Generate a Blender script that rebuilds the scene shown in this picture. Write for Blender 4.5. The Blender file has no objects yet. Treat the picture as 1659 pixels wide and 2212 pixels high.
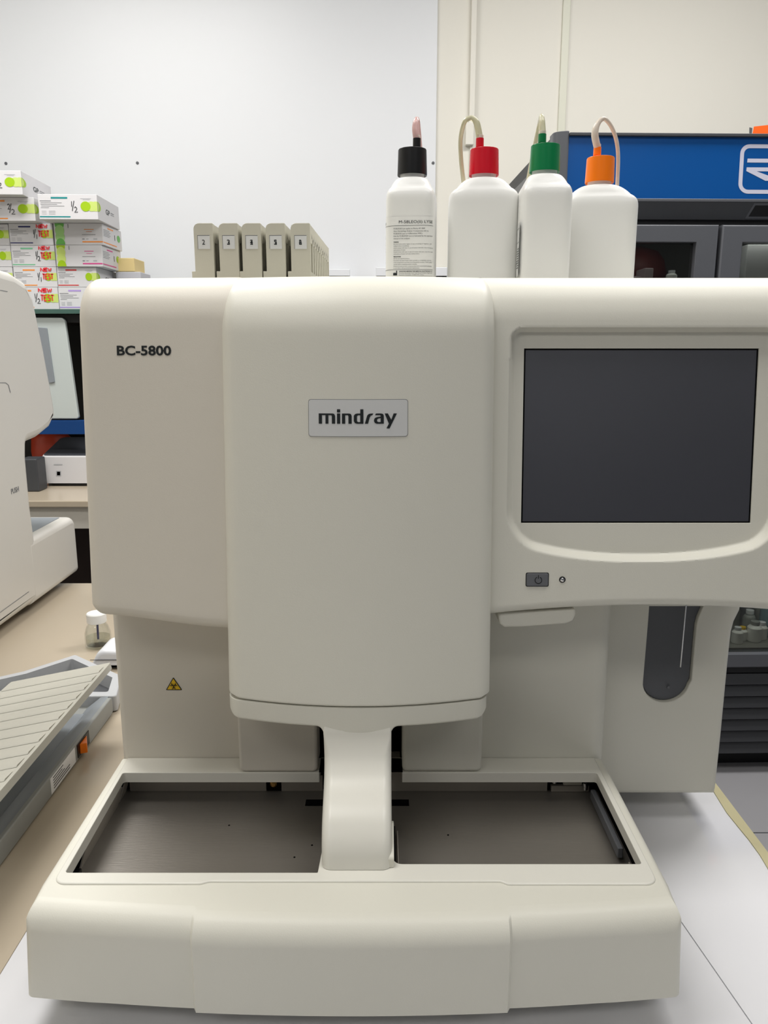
import bpy, math, random
from mathutils import Vector, Matrix
from mathutils.geometry import tessellate_polygon
random.seed(7)
PI = math.pi

# ------------------------------------------------------------------ camera, world, exposure
H = 1.53            # camera height above the floor; geometry below is given with z relative to this eye level
FPX = 1680.0
PITCH = math.radians(12.13)
scn = bpy.context.scene
cd = bpy.data.cameras.new('camera'); cam = bpy.data.objects.new('camera', cd)
scn.collection.objects.link(cam); scn.camera = cam
cd.sensor_fit = 'HORIZONTAL'; cd.sensor_width = 36.0; cd.lens = FPX / 1659.0 * 36.0
cd.clip_start = 0.01
cam.location = (0, 0, H); cam.rotation_euler = (PI/2 - PITCH, 0, 0)
scn.view_settings.view_transform = 'Standard'; scn.view_settings.look = 'None'
scn.view_settings.gamma = 1.0; scn.view_settings.exposure = 0.0
scn.view_settings.use_curve_mapping = False
w = bpy.data.worlds.new('world'); scn.world = w; w.use_nodes = True
w.node_tree.nodes['Background'].inputs[0].default_value = (0.9, 0.95, 1.0, 1)
w.node_tree.nodes['Background'].inputs[1].default_value = 0.25

# ceiling luminaires: x, y, size x, size y, watts; the last two are added front fill
LAMPS = [(-1.2, 2.2, 1.2, 0.6, 44), (1.2, 2.2, 1.2, 0.6, 42), (-0.8, 0.60, 1.2, 0.6, 20), (0.9, 0.60, 1.2, 0.6, 15), (-1.2, -1.4, 1.2, 0.6, 10), (1.2, -1.4, 1.2, 0.6, 9)]
CEIL = 3.5
ROOM = (-2.9, 3.0, -2.4, 3.75)   # x0 x1 y0 y1

# ------------------------------------------------------------------ helpers
SC, CC = math.sin(PITCH), math.cos(PITCH)
def ray(px, py):
    u = (px - 829.5)/FPX; v = (py - 1106.0)/FPX
    return (u, CC - v*SC, -SC - v*CC)
def onY(px, py, Y):
    d = ray(px, py); t = Y/d[1]; return (d[0]*t, Y, d[2]*t)
def onZ(px, py, z):
    d = ray(px, py); t = z/d[2]; return (d[0]*t, d[1]*t, z)
def onX(px, py, X):
    d = ray(px, py); t = X/d[0]; return (X, d[1]*t, d[2]*t)

ORG = {}
COL = scn.collection
def tag(o, label=None, cat=None, group=None, kind=None):
    if label: o['label'] = label
    if cat: o['category'] = cat
    if group: o['group'] = group
    if kind: o['kind'] = kind
    return o
def thing(name, label, cat, loc, rz=0.0, group=None):
    o = bpy.data.objects.new(name, None); COL.objects.link(o)
    o.empty_display_size = 0.05
    o.location = (loc[0], loc[1], loc[2] + H); o.rotation_euler = (0, 0, rz)
    ORG[o.name] = Vector(loc)
    return tag(o, label, cat, group)
def copy_tree(o, parent=None):
    c = o.copy(); COL.objects.link(c); c.parent = parent
    ORG[c.name] = ORG.get(o.name, Vector((0, 0, 0)))
    for ch in list(o.children): copy_tree(ch, c)
    return c

class MB:
    def __init__(s): s.v = []; s.f = []; s.m = []
    def add(s, vs, fs, m=0):
        b = len(s.v); s.v += [tuple(p) for p in vs]
        s.f += [tuple(i + b for i in f) for f in fs]; s.m += [m]*len(fs); return s
    def box(s, x0, x1, y0, y1, z0, z1, m=0):
        vs = [(x0,y0,z0),(x1,y0,z0),(x1,y1,z0),(x0,y1,z0),(x0,y0,z1),(x1,y0,z1),(x1,y1,z1),(x0,y1,z1)]
        return s.add(vs, [(0,3,2,1),(4,5,6,7),(0,1,5,4),(1,2,6,5),(2,3,7,6),(3,0,4,7)], m)
    def poly(s, pts, m=0): return s.add(pts, [tuple(range(len(pts)))], m)
    def prism(s, a, b, m=0):
        n = len(a)
        fs = [tuple(range(n))[::-1], tuple(range(n, 2*n))] + [(i, (i+1) % n, n+(i+1) % n, n+i) for i in range(n)]
        return s.add(list(a)+list(b), fs, m)
    def loft(s, rings, m=0, cap0=True, cap1=True, closed=True):
        n = len(rings[0]); vs = [p for r in rings for p in r]; fs = []
        for k in range(len(rings)-1):
            for i in range(n if closed else n-1):
                j = (i+1) % n
                fs.append((k*n+i, k*n+j, (k+1)*n+j, (k+1)*n+i))
        if cap0: fs.append(tuple(range(n))[::-1])
        if cap1: fs.append(tuple(range((len(rings)-1)*n, len(rings)*n)))
        return s.add(vs, fs, m)
    def lathe(s, prof, c=(0,0,0), n=32, m=0, cap0=True, cap1=True):
        return s.loft([[(c[0]+r*math.cos(2*PI*i/n), c[1]+r*math.sin(2*PI*i/n), c[2]+z) for i in range(n)] for r, z in prof], m, cap0, cap1)
    def tube(s, pts, r, n=12, m=0):
        pts = [Vector(p) for p in pts]; rs = r if isinstance(r, (list, tuple)) else [r]*len(pts)
        rings = []; up = None
        for i, p in enumerate(pts):
            t = (pts[min(i+1, len(pts)-1)] - pts[max(i-1, 0)]).normalized()
            if up is None:
                up = t.orthogonal().normalized()
            up = (up - t*up.dot(t)).normalized(); w_ = t.cross(up)
            rings.append([tuple(p + rs[i]*(math.cos(2*PI*k/n)*up + math.sin(2*PI*k/n)*w_)) for k in range(n)])
        return s.loft(rings, m)
    def xform(s, fn): s.v = [tuple(fn(*p)) for p in s.v]; return s
    def build(s, name, mats, parent=None, local=False, at=None, bevel=0, smooth=35, wn=True):
        if not isinstance(mats, (list, tuple)): mats = [mats]
        vs = s.v
        if parent is not None:
            p = parent; org = Vector((0,0,0))
            while p is not None: org += ORG.get(p.name, Vector((0,0,0))); p = p.parent
            zoff = 0.0
        else:
            if at is None and not local:
                xs = [v[0] for v in vs]; ys = [v[1] for v in vs]; zs = [v[2] for v in vs]
                at = ((min(xs)+max(xs))/2, (min(ys)+max(ys))/2, min(zs))
            org = Vector(at or (0,0,0))
        me = bpy.data.meshes.new(name)
        me.from_pydata([v if local else (v[0]-org[0], v[1]-org[1], v[2]-org[2]) for v in vs], [], s.f)
        for m in mats: me.materials.append(m)
        me.polygons.foreach_set('material_index', s.m)
        me.update()
        o = bpy.data.objects.new(name, me); COL.objects.link(o)
        if parent is None:
            o.location = (org[0], org[1], org[2] + H); ORG[o.name] = org
        else:
            o.parent = parent; ORG[o.name] = Vector((0,0,0))
        if smooth:
            me.polygons.foreach_set('use_smooth', [True]*len(me.polygons))
            me.set_sharp_from_angle(angle=math.radians(smooth))
        if bevel:
            b = o.modifiers.new('bevel', 'BEVEL'); b.width = bevel; b.segments = 3
            b.limit_method = 'ANGLE'; b.angle_limit = math.radians(35)
            me.polygons.foreach_set('use_smooth', [True]*len(me.polygons))
            me.attributes.remove(me.attributes['sharp_edge']) if 'sharp_edge' in me.attributes else None
            b.harden_normals = True
        elif smooth and wn:
            wm = o.modifiers.new('normals', 'WEIGHTED_NORMAL'); wm.keep_sharp = True
        return o

def area2(p): return sum(p[i][0]*p[(i+1) % len(p)][1] - p[(i+1) % len(p)][0]*p[i][1] for i in range(len(p)))
def ccw(p): return list(p) if area2(p) > 0 else list(p)[::-1]
def inset(poly, d):
    """offset a CCW polygon inwards (d number or per-vertex list)"""
    n = len(poly); out = []
    for i in range(n):
        a, b, c = poly[i-1], poly[i], poly[(i+1) % n]
        e1 = (b[0]-a[0], b[1]-a[1]); e2 = (c[0]-b[0], c[1]-b[1])
        l1 = math.hypot(*e1) or 1e-9; l2 = math.hypot(*e2) or 1e-9
        n1 = (-e1[1]/l1, e1[0]/l1); n2 = (-e2[1]/l2, e2[0]/l2)
        q = 1 + n1[0]*n2[0] + n1[1]*n2[1]; q = max(q, 0.3)
        k = d[i] if isinstance(d, list) else d
        out.append((b[0] + k*(n1[0]+n2[0])/q, b[1] + k*(n1[1]+n2[1])/q))
    return out
def rounded(poly, r, n=6):
    """round the corners of a polygon; r number or per-corner list"""
    out = []; N = len(poly)
    for i in range(N):
        rr = r[i] if isinstance(r, (list, tuple)) else r
        a, b, c = Vector(poly[i-1]), Vector(poly[i]), Vector(poly[(i+1) % N])
        if rr <= 0: out.append(tuple(b)); continue
        u = (a-b).normalized(); v = (c-b).normalized(); ang = u.angle(v)
        if ang > PI - 0.02: out.append(tuple(b)); continue
        t = min(rr/math.tan(ang/2), (a-b).length*0.49, (c-b).length*0.49); rr = t*math.tan(ang/2)
        cen = b + (u+v).normalized()*(rr/math.sin(ang/2))
        p0 = b+u*t - cen; p1 = b+v*t - cen
        a0 = math.atan2(p0.y, p0.x); da = math.atan2(p1.y, p1.x) - a0
        while da > PI: da -= 2*PI
        while da < -PI: da += 2*PI
        for k in range(n+1):
            an = a0 + da*k/n; out.append((cen.x+rr*math.cos(an), cen.y+rr*math.sin(an)))
    return out
def rrect(x0, y0, x1, y1, r, n=6): return rounded([(x0,y0),(x1,y0),(x1,y1),(x0,y1)], r, n)
def plate(mb, outer, holes, T, thick, r=0.002, rh=0.0, m=0, back=True, seg=4, hole_thick=None, insetf=None):
    """slab with optional holes: outline (u,v), T(u,v,w)->xyz with w=0 the face and w<0 into the depth"""
    outer = ccw(outer); rr = [r(*p) for p in outer] if callable(r) else [r]*len(outer)
    rings = [[T(u, v, -thick) for u, v in outer]]
    top = outer
    if max(rr) > 0:
        for k in range(seg+1):
            th = PI/2*k/seg
            top = insetf(outer, 1-math.cos(th)) if insetf else inset(outer, [q*(1-math.cos(th)) for q in rr])
            rings.append([T(u, v, -q*(1-math.sin(th))) for (u, v), q in zip(top, rr)])
    else: rings.append([T(u, v, 0) for u, v in outer])
    mb.loft(rings, m, cap0=False, cap1=False)
    loops = [top]; ht = hole_thick or thick
    for h in holes:
        h = ccw(h)[::-1]; g = h; hr = []
        if rh > 0:
            for k in range(seg+1):
                th = PI/2*k/seg; g = inset(h, rh*(1-math.cos(th)))
                hr.append([T(u, v, -rh*(1-math.sin(th))) for u, v in g])
        else: hr.append([T(u, v, 0) for u, v in h])
        mb.loft([[T(u, v, -ht) for u, v in h]] + hr, m, cap0=False, cap1=False)
        loops.append(g)
    flat = [p for l in loops for p in l]
    tris = tessellate_polygon([[Vector((p[0], p[1], 0)) for p in l] for l in loops])
    def orient(ts): 
        o = []
        for t in ts:
            a, b, c = (flat[i] for i in t)
            o.append(tuple(t) if (b[0]-a[0])*(c[1]-a[1])-(c[0]-a[0])*(b[1]-a[1]) > 0 else tuple(t)[::-1])
        return o
    tris = orient(tris)
    mb.add([T(u, v, 0) for u, v in flat], tris, m)
    if back and not holes:
        mb.add([T(u, v, -thick) for u, v in outer], [tuple(range(len(outer)))[::-1]], m)
    elif back:
        lp = [outer]+[ccw(h) for h in holes]; flat = [p for l in lp for p in l]; bt = -(hole_thick or thick) if hole_thick else -thick
        tr_ = orient(tessellate_polygon([[Vector((p[0], p[1], 0)) for p in l] for l in lp]))
        mb.add([T(u, v, -thick) for u, v in flat], [t[::-1] for t in tr_], m)
    return mb
def weld(o, d=1e-6):
    import bmesh
    bm = bmesh.new(); bm.from_mesh(o.data); bmesh.ops.remove_doubles(bm, verts=bm.verts, dist=d)
    bmesh.ops.recalc_face_normals(bm, faces=bm.faces)
    bm.to_mesh(o.data); bm.free()
    o.data.polygons.foreach_set('use_smooth', [True]*len(o.data.polygons)); o.data.set_sharp_from_angle(angle=math.radians(38))
    return o

def stroke(mb, pts, wd, T, m=0, n=8):
    """a pen line as one ribbon with mitred bends, so that no faces overlap"""
    P_ = [Vector(pts[0][:2])]
    for p in pts[1:]:
        if (Vector(p[:2])-P_[-1]).length > 1e-7: P_.append(Vector(p[:2]))
    if len(P_) < 2: return
    closed = (P_[0]-P_[-1]).length < 1e-6 and len(P_) > 3
    if closed: P_ = P_[:-1]
    N_ = len(P_); side = []
    for i in range(N_):
        a = P_[i-1] if (i > 0 or closed) else None; c = P_[(i+1) % N_] if (i < N_-1 or closed) else None
        d1 = (P_[i]-a).normalized() if a is not None else (c-P_[i]).normalized()
        d2 = (c-P_[i]).normalized() if c is not None else d1
        n1 = Vector((-d1.y, d1.x)); n2 = Vector((-d2.y, d2.x)); q = n1+n2
        if q.length < .5: q = n1
        else: q = q/max(.5, 1+n1.dot(n2))
        side.append((P_[i]-q*wd/2, P_[i]+q*wd/2))
    for i in range(N_ if closed else N_-1):
        a, b = side[i], side[(i+1) % N_]
        mb.poly([T(*p) for p in (a[0], b[0], b[1], a[1])], m)
def rect(mb, x0, y0, x1, y1, T, m=0): mb.poly([T(x0,y0),T(x1,y0),T(x1,y1),T(x0,y1)], m)
def disc(mb, cx, cy, rx, ry, T, m=0, n=20, a0=0, a1=2*PI):
    full = abs(a1-a0-2*PI) < 1e-6
    mb.poly([T(cx+rx*math.cos(a0+(a1-a0)*k/(n if full else n-1)), cy+ry*math.sin(a0+(a1-a0)*k/(n if full else n-1))) for k in range(n)], m)
def arc(cx, cy, r, a0, a1, n=14): return [(cx+r*math.cos(math.radians(a0+(a1-a0)*k/n)), cy+r*math.sin(math.radians(a0+(a1-a0)*k/n))) for k in range(n+1)]
_tc = {}
def text_geo(s, bold=0.0, spacing=1.0):
    key = (s, bold, spacing)
    if key in _tc: return _tc[key]
    cu = bpy.data.curves.new('lettering', 'FONT'); cu.body = s; cu.size = 1.0; cu.offset = bold
    cu.resolution_u = 3; cu.space_character = spacing
    o = bpy.data.objects.new('lettering', cu); COL.objects.link(o)
    dg = bpy.context.evaluated_depsgraph_get(); ev = o.evaluated_get(dg); me = ev.to_mesh()
    vs = [(v.co.x, v.co.y) for v in me.vertices]; fs = [tuple(p.vertices) for p in me.polygons]
    ev.to_mesh_clear(); bpy.data.objects.remove(o); bpy.data.curves.remove(cu)
    x0 = min(v[0] for v in vs); x1 = max(v[0] for v in vs); y0 = min(v[1] for v in vs); y1 = max(v[1] for v in vs)
    _tc[key] = ([((x-x0)/(x1-x0), (y-y0)/(y1-y0)) for x, y in vs], fs)
    return _tc[key]
def text(mb, s, x0, y0, x1, y1, T, m=0, bold=0.0, spacing=1.0):
    """lettering fitted to the rectangle x0..x1, y0..y1"""
    vs, fs = text_geo(s, bold, spacing)
    mb.add([T(x0+(x1-x0)*u, y0+(y1-y0)*v) for u, v in vs], fs, m)

# ------------------------------------------------------------------ materials
def srgb(c):
    return tuple(((x/255)/12.92 if x/255 <= .04045 else ((x/255+.055)/1.055)**2.4) for x in c) + (1,)
def mat(name, c, rough=0.5, metal=0.0, bump=0.0, bscale=400, var=0.03, vscale=6, spec=0.5, emit=0, trans=0, ior=1.45, coat=0, stretch=None, sss=0):
    m = bpy.data.materials.new(name); m.use_nodes = True; nt = m.node_tree; b = nt.nodes['Principled BSDF']
    b.inputs['Roughness'].default_value = rough; b.inputs['Metallic'].default_value = metal
    b.inputs['Specular IOR Level'].default_value = spec; b.inputs['IOR'].default_value = ior
    b.inputs['Coat Weight'].default_value = coat; b.inputs['Coat Roughness'].default_value = 0.05
    b.inputs['Transmission Weight'].default_value = trans
    b.inputs['Subsurface Weight'].default_value = sss; b.inputs['Subsurface Radius'].default_value = (.01, .01, .01)
    col = srgb(c)
    tc = nt.nodes.new('ShaderNodeTexCoord'); src = tc.outputs['Object']
    if stretch:
        mp = nt.nodes.new('ShaderNodeMapping'); mp.inputs['Scale'].default_value = stretch
        nt.links.new(src, mp.inputs[0]); src = mp.outputs[0]
    if var > 0:
        nz = nt.nodes.new('ShaderNodeTexNoise'); nz.inputs['Scale'].default_value = vscale; nz.inputs['Detail'].default_value = 4
        nt.links.new(src, nz.inputs['Vector'])
        mx = nt.nodes.new('ShaderNodeMix'); mx.data_type = 'RGBA'
        mx.inputs[6].default_value = tuple(max(0, x*(1-var)) for x in col[:3]) + (1,)
        mx.inputs[7].default_value = tuple(min(1, x*(1+var)) for x in col[:3]) + (1,)
        nt.links.new(nz.outputs['Fac'], mx.inputs[0]); nt.links.new(mx.outputs[2], b.inputs['Base Color'])
    else: b.inputs['Base Color'].default_value = col
    if bump > 0:
        n2 = nt.nodes.new('ShaderNodeTexNoise'); n2.inputs['Scale'].default_value = bscale
        nt.links.new(src, n2.inputs['Vector'])
        bp = nt.nodes.new('ShaderNodeBump'); bp.inputs['Strength'].default_value = bump; bp.inputs['Distance'].default_value = 0.0006
        nt.links.new(n2.outputs['Fac'], bp.inputs['Height']); nt.links.new(bp.outputs['Normal'], b.inputs['Normal'])
    if emit:
        b.inputs['Emission Color'].default_value = col; b.inputs['Emission Strength'].default_value = emit
    return m
def thin_glass(name, tint, refl=0.08, rough=0.02):
    m = bpy.data.materials.new(name); m.use_nodes = True; nt = m.node_tree
    for n in list(nt.nodes): nt.nodes.remove(n)
    out = nt.nodes.new('ShaderNodeOutputMaterial'); mx = nt.nodes.new('ShaderNodeMixShader')
    tr = nt.nodes.new('ShaderNodeBsdfTransparent'); gl = nt.nodes.new('ShaderNodeBsdfGlossy'); fr = nt.nodes.new('ShaderNodeLayerWeight'); pw = nt.nodes.new('ShaderNodeMath'); pw.operation = 'MULTIPLY_ADD'; pp = nt.nodes.new('ShaderNodeMath'); pp.operation = 'POWER'
    tr.inputs[0].default_value = srgb(tint); gl.inputs['Roughness'].default_value = rough; pp.inputs[1].default_value = 3.0; pw.inputs[1].default_value = .45; pw.inputs[2].default_value = refl*.5; fr.inputs[0].default_value = .5
    nt.links.new(fr.outputs['Facing'], pp.inputs[0]); nt.links.new(pp.outputs[0], pw.inputs[0]); nt.links.new(pw.outputs[0], mx.inputs[0]); nt.links.new(tr.outputs[0], mx.inputs[1]); nt.links.new(gl.outputs[0], mx.inputs[2])
    nt.links.new(mx.outputs[0], out.inputs[0]); return m

M = {}
M['cream'] = mat('cream plastic', (224, 222, 210), .42, bump=.12, bscale=900, var=.012)
M['cream_warm'] = mat('warm cream plastic', (222, 216, 203), .42, bump=.12, bscale=900, var=.012)
M['cream_arm'] = mat('smooth cream plastic', (228, 226, 216), .3, var=.01)
M['rack'] = mat('grey beige rack plastic', (198, 195, 180), .45, bump=.1, var=.02)
M['white_plastic'] = mat('white bottle plastic', (236, 236, 233), .32, var=.01, sss=.15)
M['paper'] = mat('white paper', (238, 238, 238), .7, var=.01)
M['plate'] = mat('logo plate', (213, 214, 213), .35, var=.01)
M['ink'] = mat('dark ink', (24, 30, 32), .5, var=0)
M['ink_grey'] = mat('grey ink', (120, 122, 126), .6, var=0)
M['ink_light'] = mat('pale grey ink', (176, 178, 182), .6, var=0)
M['black'] = mat('black plastic', (16, 16, 18), .35, var=.02)
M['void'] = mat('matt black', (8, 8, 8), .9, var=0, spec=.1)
M['steel'] = mat('brushed steel tray', (138, 133, 126), .36, metal=.55, bump=.2, bscale=60, var=.08, vscale=5, stretch=(1, 9, 1))
M['steel_dark'] = mat('dull steel rail', (176, 170, 160), .45, metal=.25, var=.06)
M['chrome'] = mat('bright metal', (215, 215, 215), .2, metal=1, var=0)
M['brass'] = mat('brass', (190, 150, 90), .3, metal=1, var=0)
M['screen'] = mat('dark touch screen', (66, 67, 74), .26, var=0, spec=.5, ior=2.1)
M['dkgrey'] = mat('dark grey plastic', (92, 94, 98), .45, bump=.1, var=.03)
M['button'] = mat('button grey', (104, 106, 110), .5, var=.02)
M['red'] = mat('red cap', (205, 16, 38), .25, var=.02)
M['green'] = mat('green cap', (0, 120, 68), .28, var=.02)
M['orange'] = mat('orange cap', (250, 124, 14), .28, var=.02)
M['tube_y'] = mat('yellowish tubing', (226, 222, 190), .2, var=.02, trans=.35)
M['tube_p'] = mat('pinkish tubing', (238, 200, 196), .2, var=.02, trans=.35)
M['tube_o'] = mat('milky tubing', (238, 226, 212), .2, var=.02, trans=.2)
M['wall'] = mat('cream wall paint', (226, 223, 213), .6, bump=.1, bscale=120, var=.01, vscale=1)
M['wall_white'] = mat('white wall panel', (224, 226, 229), .4, var=.008, vscale=1)
M['strip'] = mat('wall cover strip', (214, 214, 198), .45, var=.01)
M['wall_dim'] = mat('slate blue wall paint', (150, 153, 160), .6, var=.02)
M['ceiling'] = mat('ceiling paint', (235, 235, 232), .8, var=.01)
M['floor'] = mat('grey floor tile', (150, 149, 152), .3, var=.04, vscale=3)
M['top_white'] = mat('glossy white worktop', (226, 226, 229), .07, var=.01, vscale=2, coat=.3)
M['top_beige'] = mat('beige worktop', (188, 175, 155), .22, var=.02, vscale=4)
M['edge_tape'] = mat('yellowed edge tape', (190, 182, 144), .7, bump=.5, bscale=80, var=.08, vscale=30)
M['bench'] = mat('bench cabinet', (205, 200, 190), .6, var=.02)
M['fr_grey'] = mat('fridge grey metal', (88, 90, 95), .35, var=.02)
M['fr_dark'] = mat('fridge dark panel', (66, 68, 72), .45, var=.03)
M['fr_black'] = mat('fridge black gap', (14, 15, 18), .5, var=.02)
M['fr_grille'] = mat('fridge grille', (58, 59, 62), .5, var=.03)
M['fr_in'] = mat('fridge inside', (128, 127, 121), .5, var=.02)
M['blue'] = mat('blue header', (0, 76, 146), .3, var=.02, vscale=2)
M['logo_white'] = mat('white print', (200, 200, 216), .4, var=0)
M['glass'] = thin_glass('clear glass', (205, 206, 202))
M['glass_green'] = mat('green edged glass', (70, 100, 92), .1, var=.05)
M['glass_jar'] = thin_glass('jar glass', (250, 251, 250))
M['darkred'] = mat('dark red bag', (92, 20, 12), .5, var=.25, vscale=9)
M['pinkish'] = mat('pale pink carton', (190, 172, 176), .7, var=.04)
M['orange_sign'] = mat('orange carton', (255, 100, 10), .6, var=.03)
M['neigh'] = mat('off white machine plastic', (212, 209, 202), .35, var=.01)
M['neigh_grey'] = mat('grey tray plastic', (138, 144, 150), .4, var=.03)
M['prn_grey'] = mat('printer grey plastic', (150, 152, 149), .45, bump=.1, var=.02)
M['prn_lid'] = mat('printer lid plastic', (184, 182, 171), .45, bump=.1, var=.01)
M['prn_white'] = mat('cool white plastic', (224, 226, 230), .4, var=.01)
M['carton'] = mat('white carton', (214, 213, 215), .55, var=.012, vscale=12)
M['kraft'] = mat('kraft carton', (222, 200, 142), .7, var=.05, vscale=10)
M['lime'] = mat('lime print', (160, 198, 12), .5, var=0)
M['lime2'] = mat('pale lime print', (200, 220, 118), .5, var=0)
M['lime3'] = mat('mint print', (164, 212, 132), .5, var=0)
M['lime4'] = mat('green print', (104, 178, 84), .5, var=0)
M['marker_red'] = mat('red marker', (232, 48, 60), .5, var=0)
M['teal'] = mat('teal print', (30, 138, 140), .5, var=0)
M['navy'] = mat('navy print', (60, 60, 112), .5, var=0)
M['mint'] = mat('soft green print', (120, 192, 150), .5, var=0)
M['oprint'] = mat('orange print', (240, 146, 62), .5, var=0)
M['rprint'] = mat('red print', (208, 62, 62), .5, var=0)
M['pprint'] = mat('magenta print', (212, 70, 140), .5, var=0)
M['vprint'] = mat('violet print', (176, 152, 216), .5, var=0)
M['yellow'] = mat('sign yellow', (232, 190, 22), .5, var=0)
M['copper'] = mat('copper', (212, 120, 60), .4, metal=.5, var=0)
M['lamp'] = mat('lit diffuser', (255, 250, 240), .6, var=0, emit=1)

# ------------------------------------------------------------------ the room
x0, x1, y0, y1 = ROOM; FL = -H; CE = CEIL - H
def struct(o): o['kind'] = 'structure'; return o
struct(MB().box(x0, x1, y0, y1, FL-.1, FL).build('floor', M['floor'], smooth=0))
struct(MB().box(x0, x1, y0, y1, CE, CE+.1).build('ceiling', M['ceiling'], smooth=0))
struct(MB().box(x0-.1, x1+.1, y1, y1+.1, FL-.1, CE+.1).build('wall_back', M['wall'], smooth=0))
struct(MB().box(x0-.1, x1+.1, y0-.1, y0, FL-.1, CE+.1).build('wall_front', M['wall_dim'], smooth=0))
struct(MB().box(x0-.1, x0, y0, y1, FL-.1, CE+.1).build('wall_left', M['wall'], smooth=0))
struct(MB().box(x1, x1+.1, y0, y1, FL-.1, CE+.1).build('wall_right', M['wall_dim'], smooth=0))
# tile joints of the floor near the refrigerator
g = MB()
for k in range(-4, 6): g.box(x0, x1, 0.42+.6*k, 0.424+.6*k, FL, FL+.0008)
for k in range(-4, 6): g.box(.4+.6*k, .404+.6*k, y0, y1, FL, FL+.0008)
struct(g.build('floor_joint', M['fr_dark'], smooth=0))
YW = y1
pe = onY(944, 120, YW)[0]
wp = struct(MB().box(x0, pe, YW-.012, YW, FL, CE).build('trim_1', M['wall_white'], bevel=.002))
for k, (px, py) in enumerate([(13, 353), (297, 352), (941, 352)]):
    p = onY(px, py, YW-.012)
    if p[0] > pe-.01: p = (pe-.012, p[1], p[2])
    b = MB().lathe([(.0065, 0), (.0065, .002), (.003, .003)], n=12)
    b.xform(lambda x, y, z: (p[0]+x, p[1]-z, p[2]+y)).build('screw', M['dkgrey'], wp)
tr = MB(); cx = onY(1021, 120, YW)[0]
tr.box(cx-.011, cx+.013, YW-.022, YW, onY(1020, 272, YW)[2], CE)
struct(tr.build('trim_2', M['wall'], bevel=.003))
tr = MB(); tr.box(cx-.026, cx+.010, YW-.03, YW, onY(1020, 316, YW)[2], onY(1020, 268, YW)[2])
tr.box(cx-.004, cx+.004, YW-.012, YW, -.9, onY(1020, 316, YW)[2])
struct(tr.build('trim_3', M['wall'], bevel=.003))
cx = onY(1219, 120, YW)[0]
struct(MB().box(cx-.016, cx+.016, YW-.010, YW, FL, CE).build('trim_4', M['strip'], bevel=.002))
# unseen cupboards added behind the camera to darken the touch screen's reflection
for nm_, lb_, q_ in (('reflection_block', 'tall dark grey block added unseen behind the camera on the right for the screen reflection', (1.35, 2.6, .42)), ('reflection_block', 'lower dark grey block added unseen beside the tall one for the screen reflection', (.35, 1.33, .12))):
    cb = thing(nm_, lb_, 'reflection_block', ((q_[0]+q_[1])/2, y0+.25, FL))
    MB().box(q_[0], q_[1], y0+.01, y0+.45, FL, q_[2]).build('carcass', M['fr_dark'], cb, bevel=.004)
    xm = (q_[0]+q_[1])/2
    for a_, b_, h_ in ((q_[0]+.01, xm-.003, xm-.03), (xm+.003, q_[1]-.01, xm+.02)):
        d_ = MB().box(a_, b_, y0+.451, y0+.468, FL+.08, q_[2]-.02).build('door', M['fr_dark'], cb, bevel=.003)
        MB().box(h_, h_+.012, y0+.469, y0+.49, FL+.9, FL+1.05).build('handle', M['chrome'], d_, bevel=.003)
# luminaires
for k, (lx, ly, sx, sy, wt) in enumerate(LAMPS):
    where = ['above the far left of the room', 'above the refrigerator side', 'above the left worktop', 'above the screen side of the analyser', 'added as front fill, farthest behind on the left', 'added as front fill, farthest behind on the right'][k]
    t = thing('ceiling_light', 'flat white ceiling light panel '+where, 'light', (lx, ly, CE), group='ceiling light panels')
    MB().box(lx-sx/2-.02, lx+sx/2+.02, ly-sy/2-.02, ly+sy/2+.02, CE-.03, CE-.001).build('frame', M['prn_white'], t, bevel=.003)
    MB().box(lx-sx/2, lx+sx/2, ly-sy/2, ly+sy/2, CE-.034, CE-.0305).build('diffuser', M['lamp'], t, smooth=0)
    ld = bpy.data.lights.new('panel_light', 'AREA'); ld.shape = 'RECTANGLE'; ld.size = sx; ld.size_y = sy; ld.energy = wt; ld.color = (1, .985, .965)
    lo = bpy.data.objects.new('panel_light', ld); COL.objects.link(lo); lo.parent = t; lo.location = (0, 0, -.045)

# ------------------------------------------------------------------ worktops
CT = -.62
bx = -.387; rx = .478
t = thing('worktop', 'glossy white worktop the big analyser stands on, with a yellowed taped edge', 'worktop', (.045, .8, CT-.9+.0))
t.location.z = 0; ORG[t.name] = Vector((.045, .8, FL))
sa, sb = .3965, .166   # the joint runs slightly askew
for q in ([(bx+.0005, .2), (sa-.0006, .2), (sb-.0006, 1.985), (bx+.0005, 1.985)], [(sa+.0006, .2), (rx-.011, .2), (rx-.011, 1.985), (sb+.0006, 1.985)]):
    MB().prism([(u, v, CT-.03) for u, v in q], [(u, v, CT) for u, v in q]).build('top_sheet', M['top_white'], t, smooth=0)
mb = MB(); n = 60
ed = [(rx-.012+.0012*math.sin(k*1.7)+random.uniform(-.0012, .0012), .2+k*1.785/n) for k in range(n+1)]
a = [(x, y, CT+.0012) for x, y in ed] + [(rx+.001, .2+(n-k)*1.785/n, CT+.0012) for k in range(n+1)]
mb.prism([(x, y, CT-.032) for x, y, z in a], a); mb.build('edge_tape', M['edge_tape'], t)
MB().box(bx+.01, rx-.02, .25, 1.95, FL, CT-.033).build('carcass', M['bench'], t)
t = thing('worktop', 'beige worktop on the left carrying the printer and the glass jar', 'worktop', (-1.2, .9, FL))
MB().box(-2.2, bx-.0005, -.1, 1.985, CT-.03, CT-.0005).build('top_sheet', M['top_beige'], t, bevel=.001)
MB().box(-2.15, bx-.01, -.05, 1.95, FL, CT-.031).build('carcass', M['bench'], t)

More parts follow.
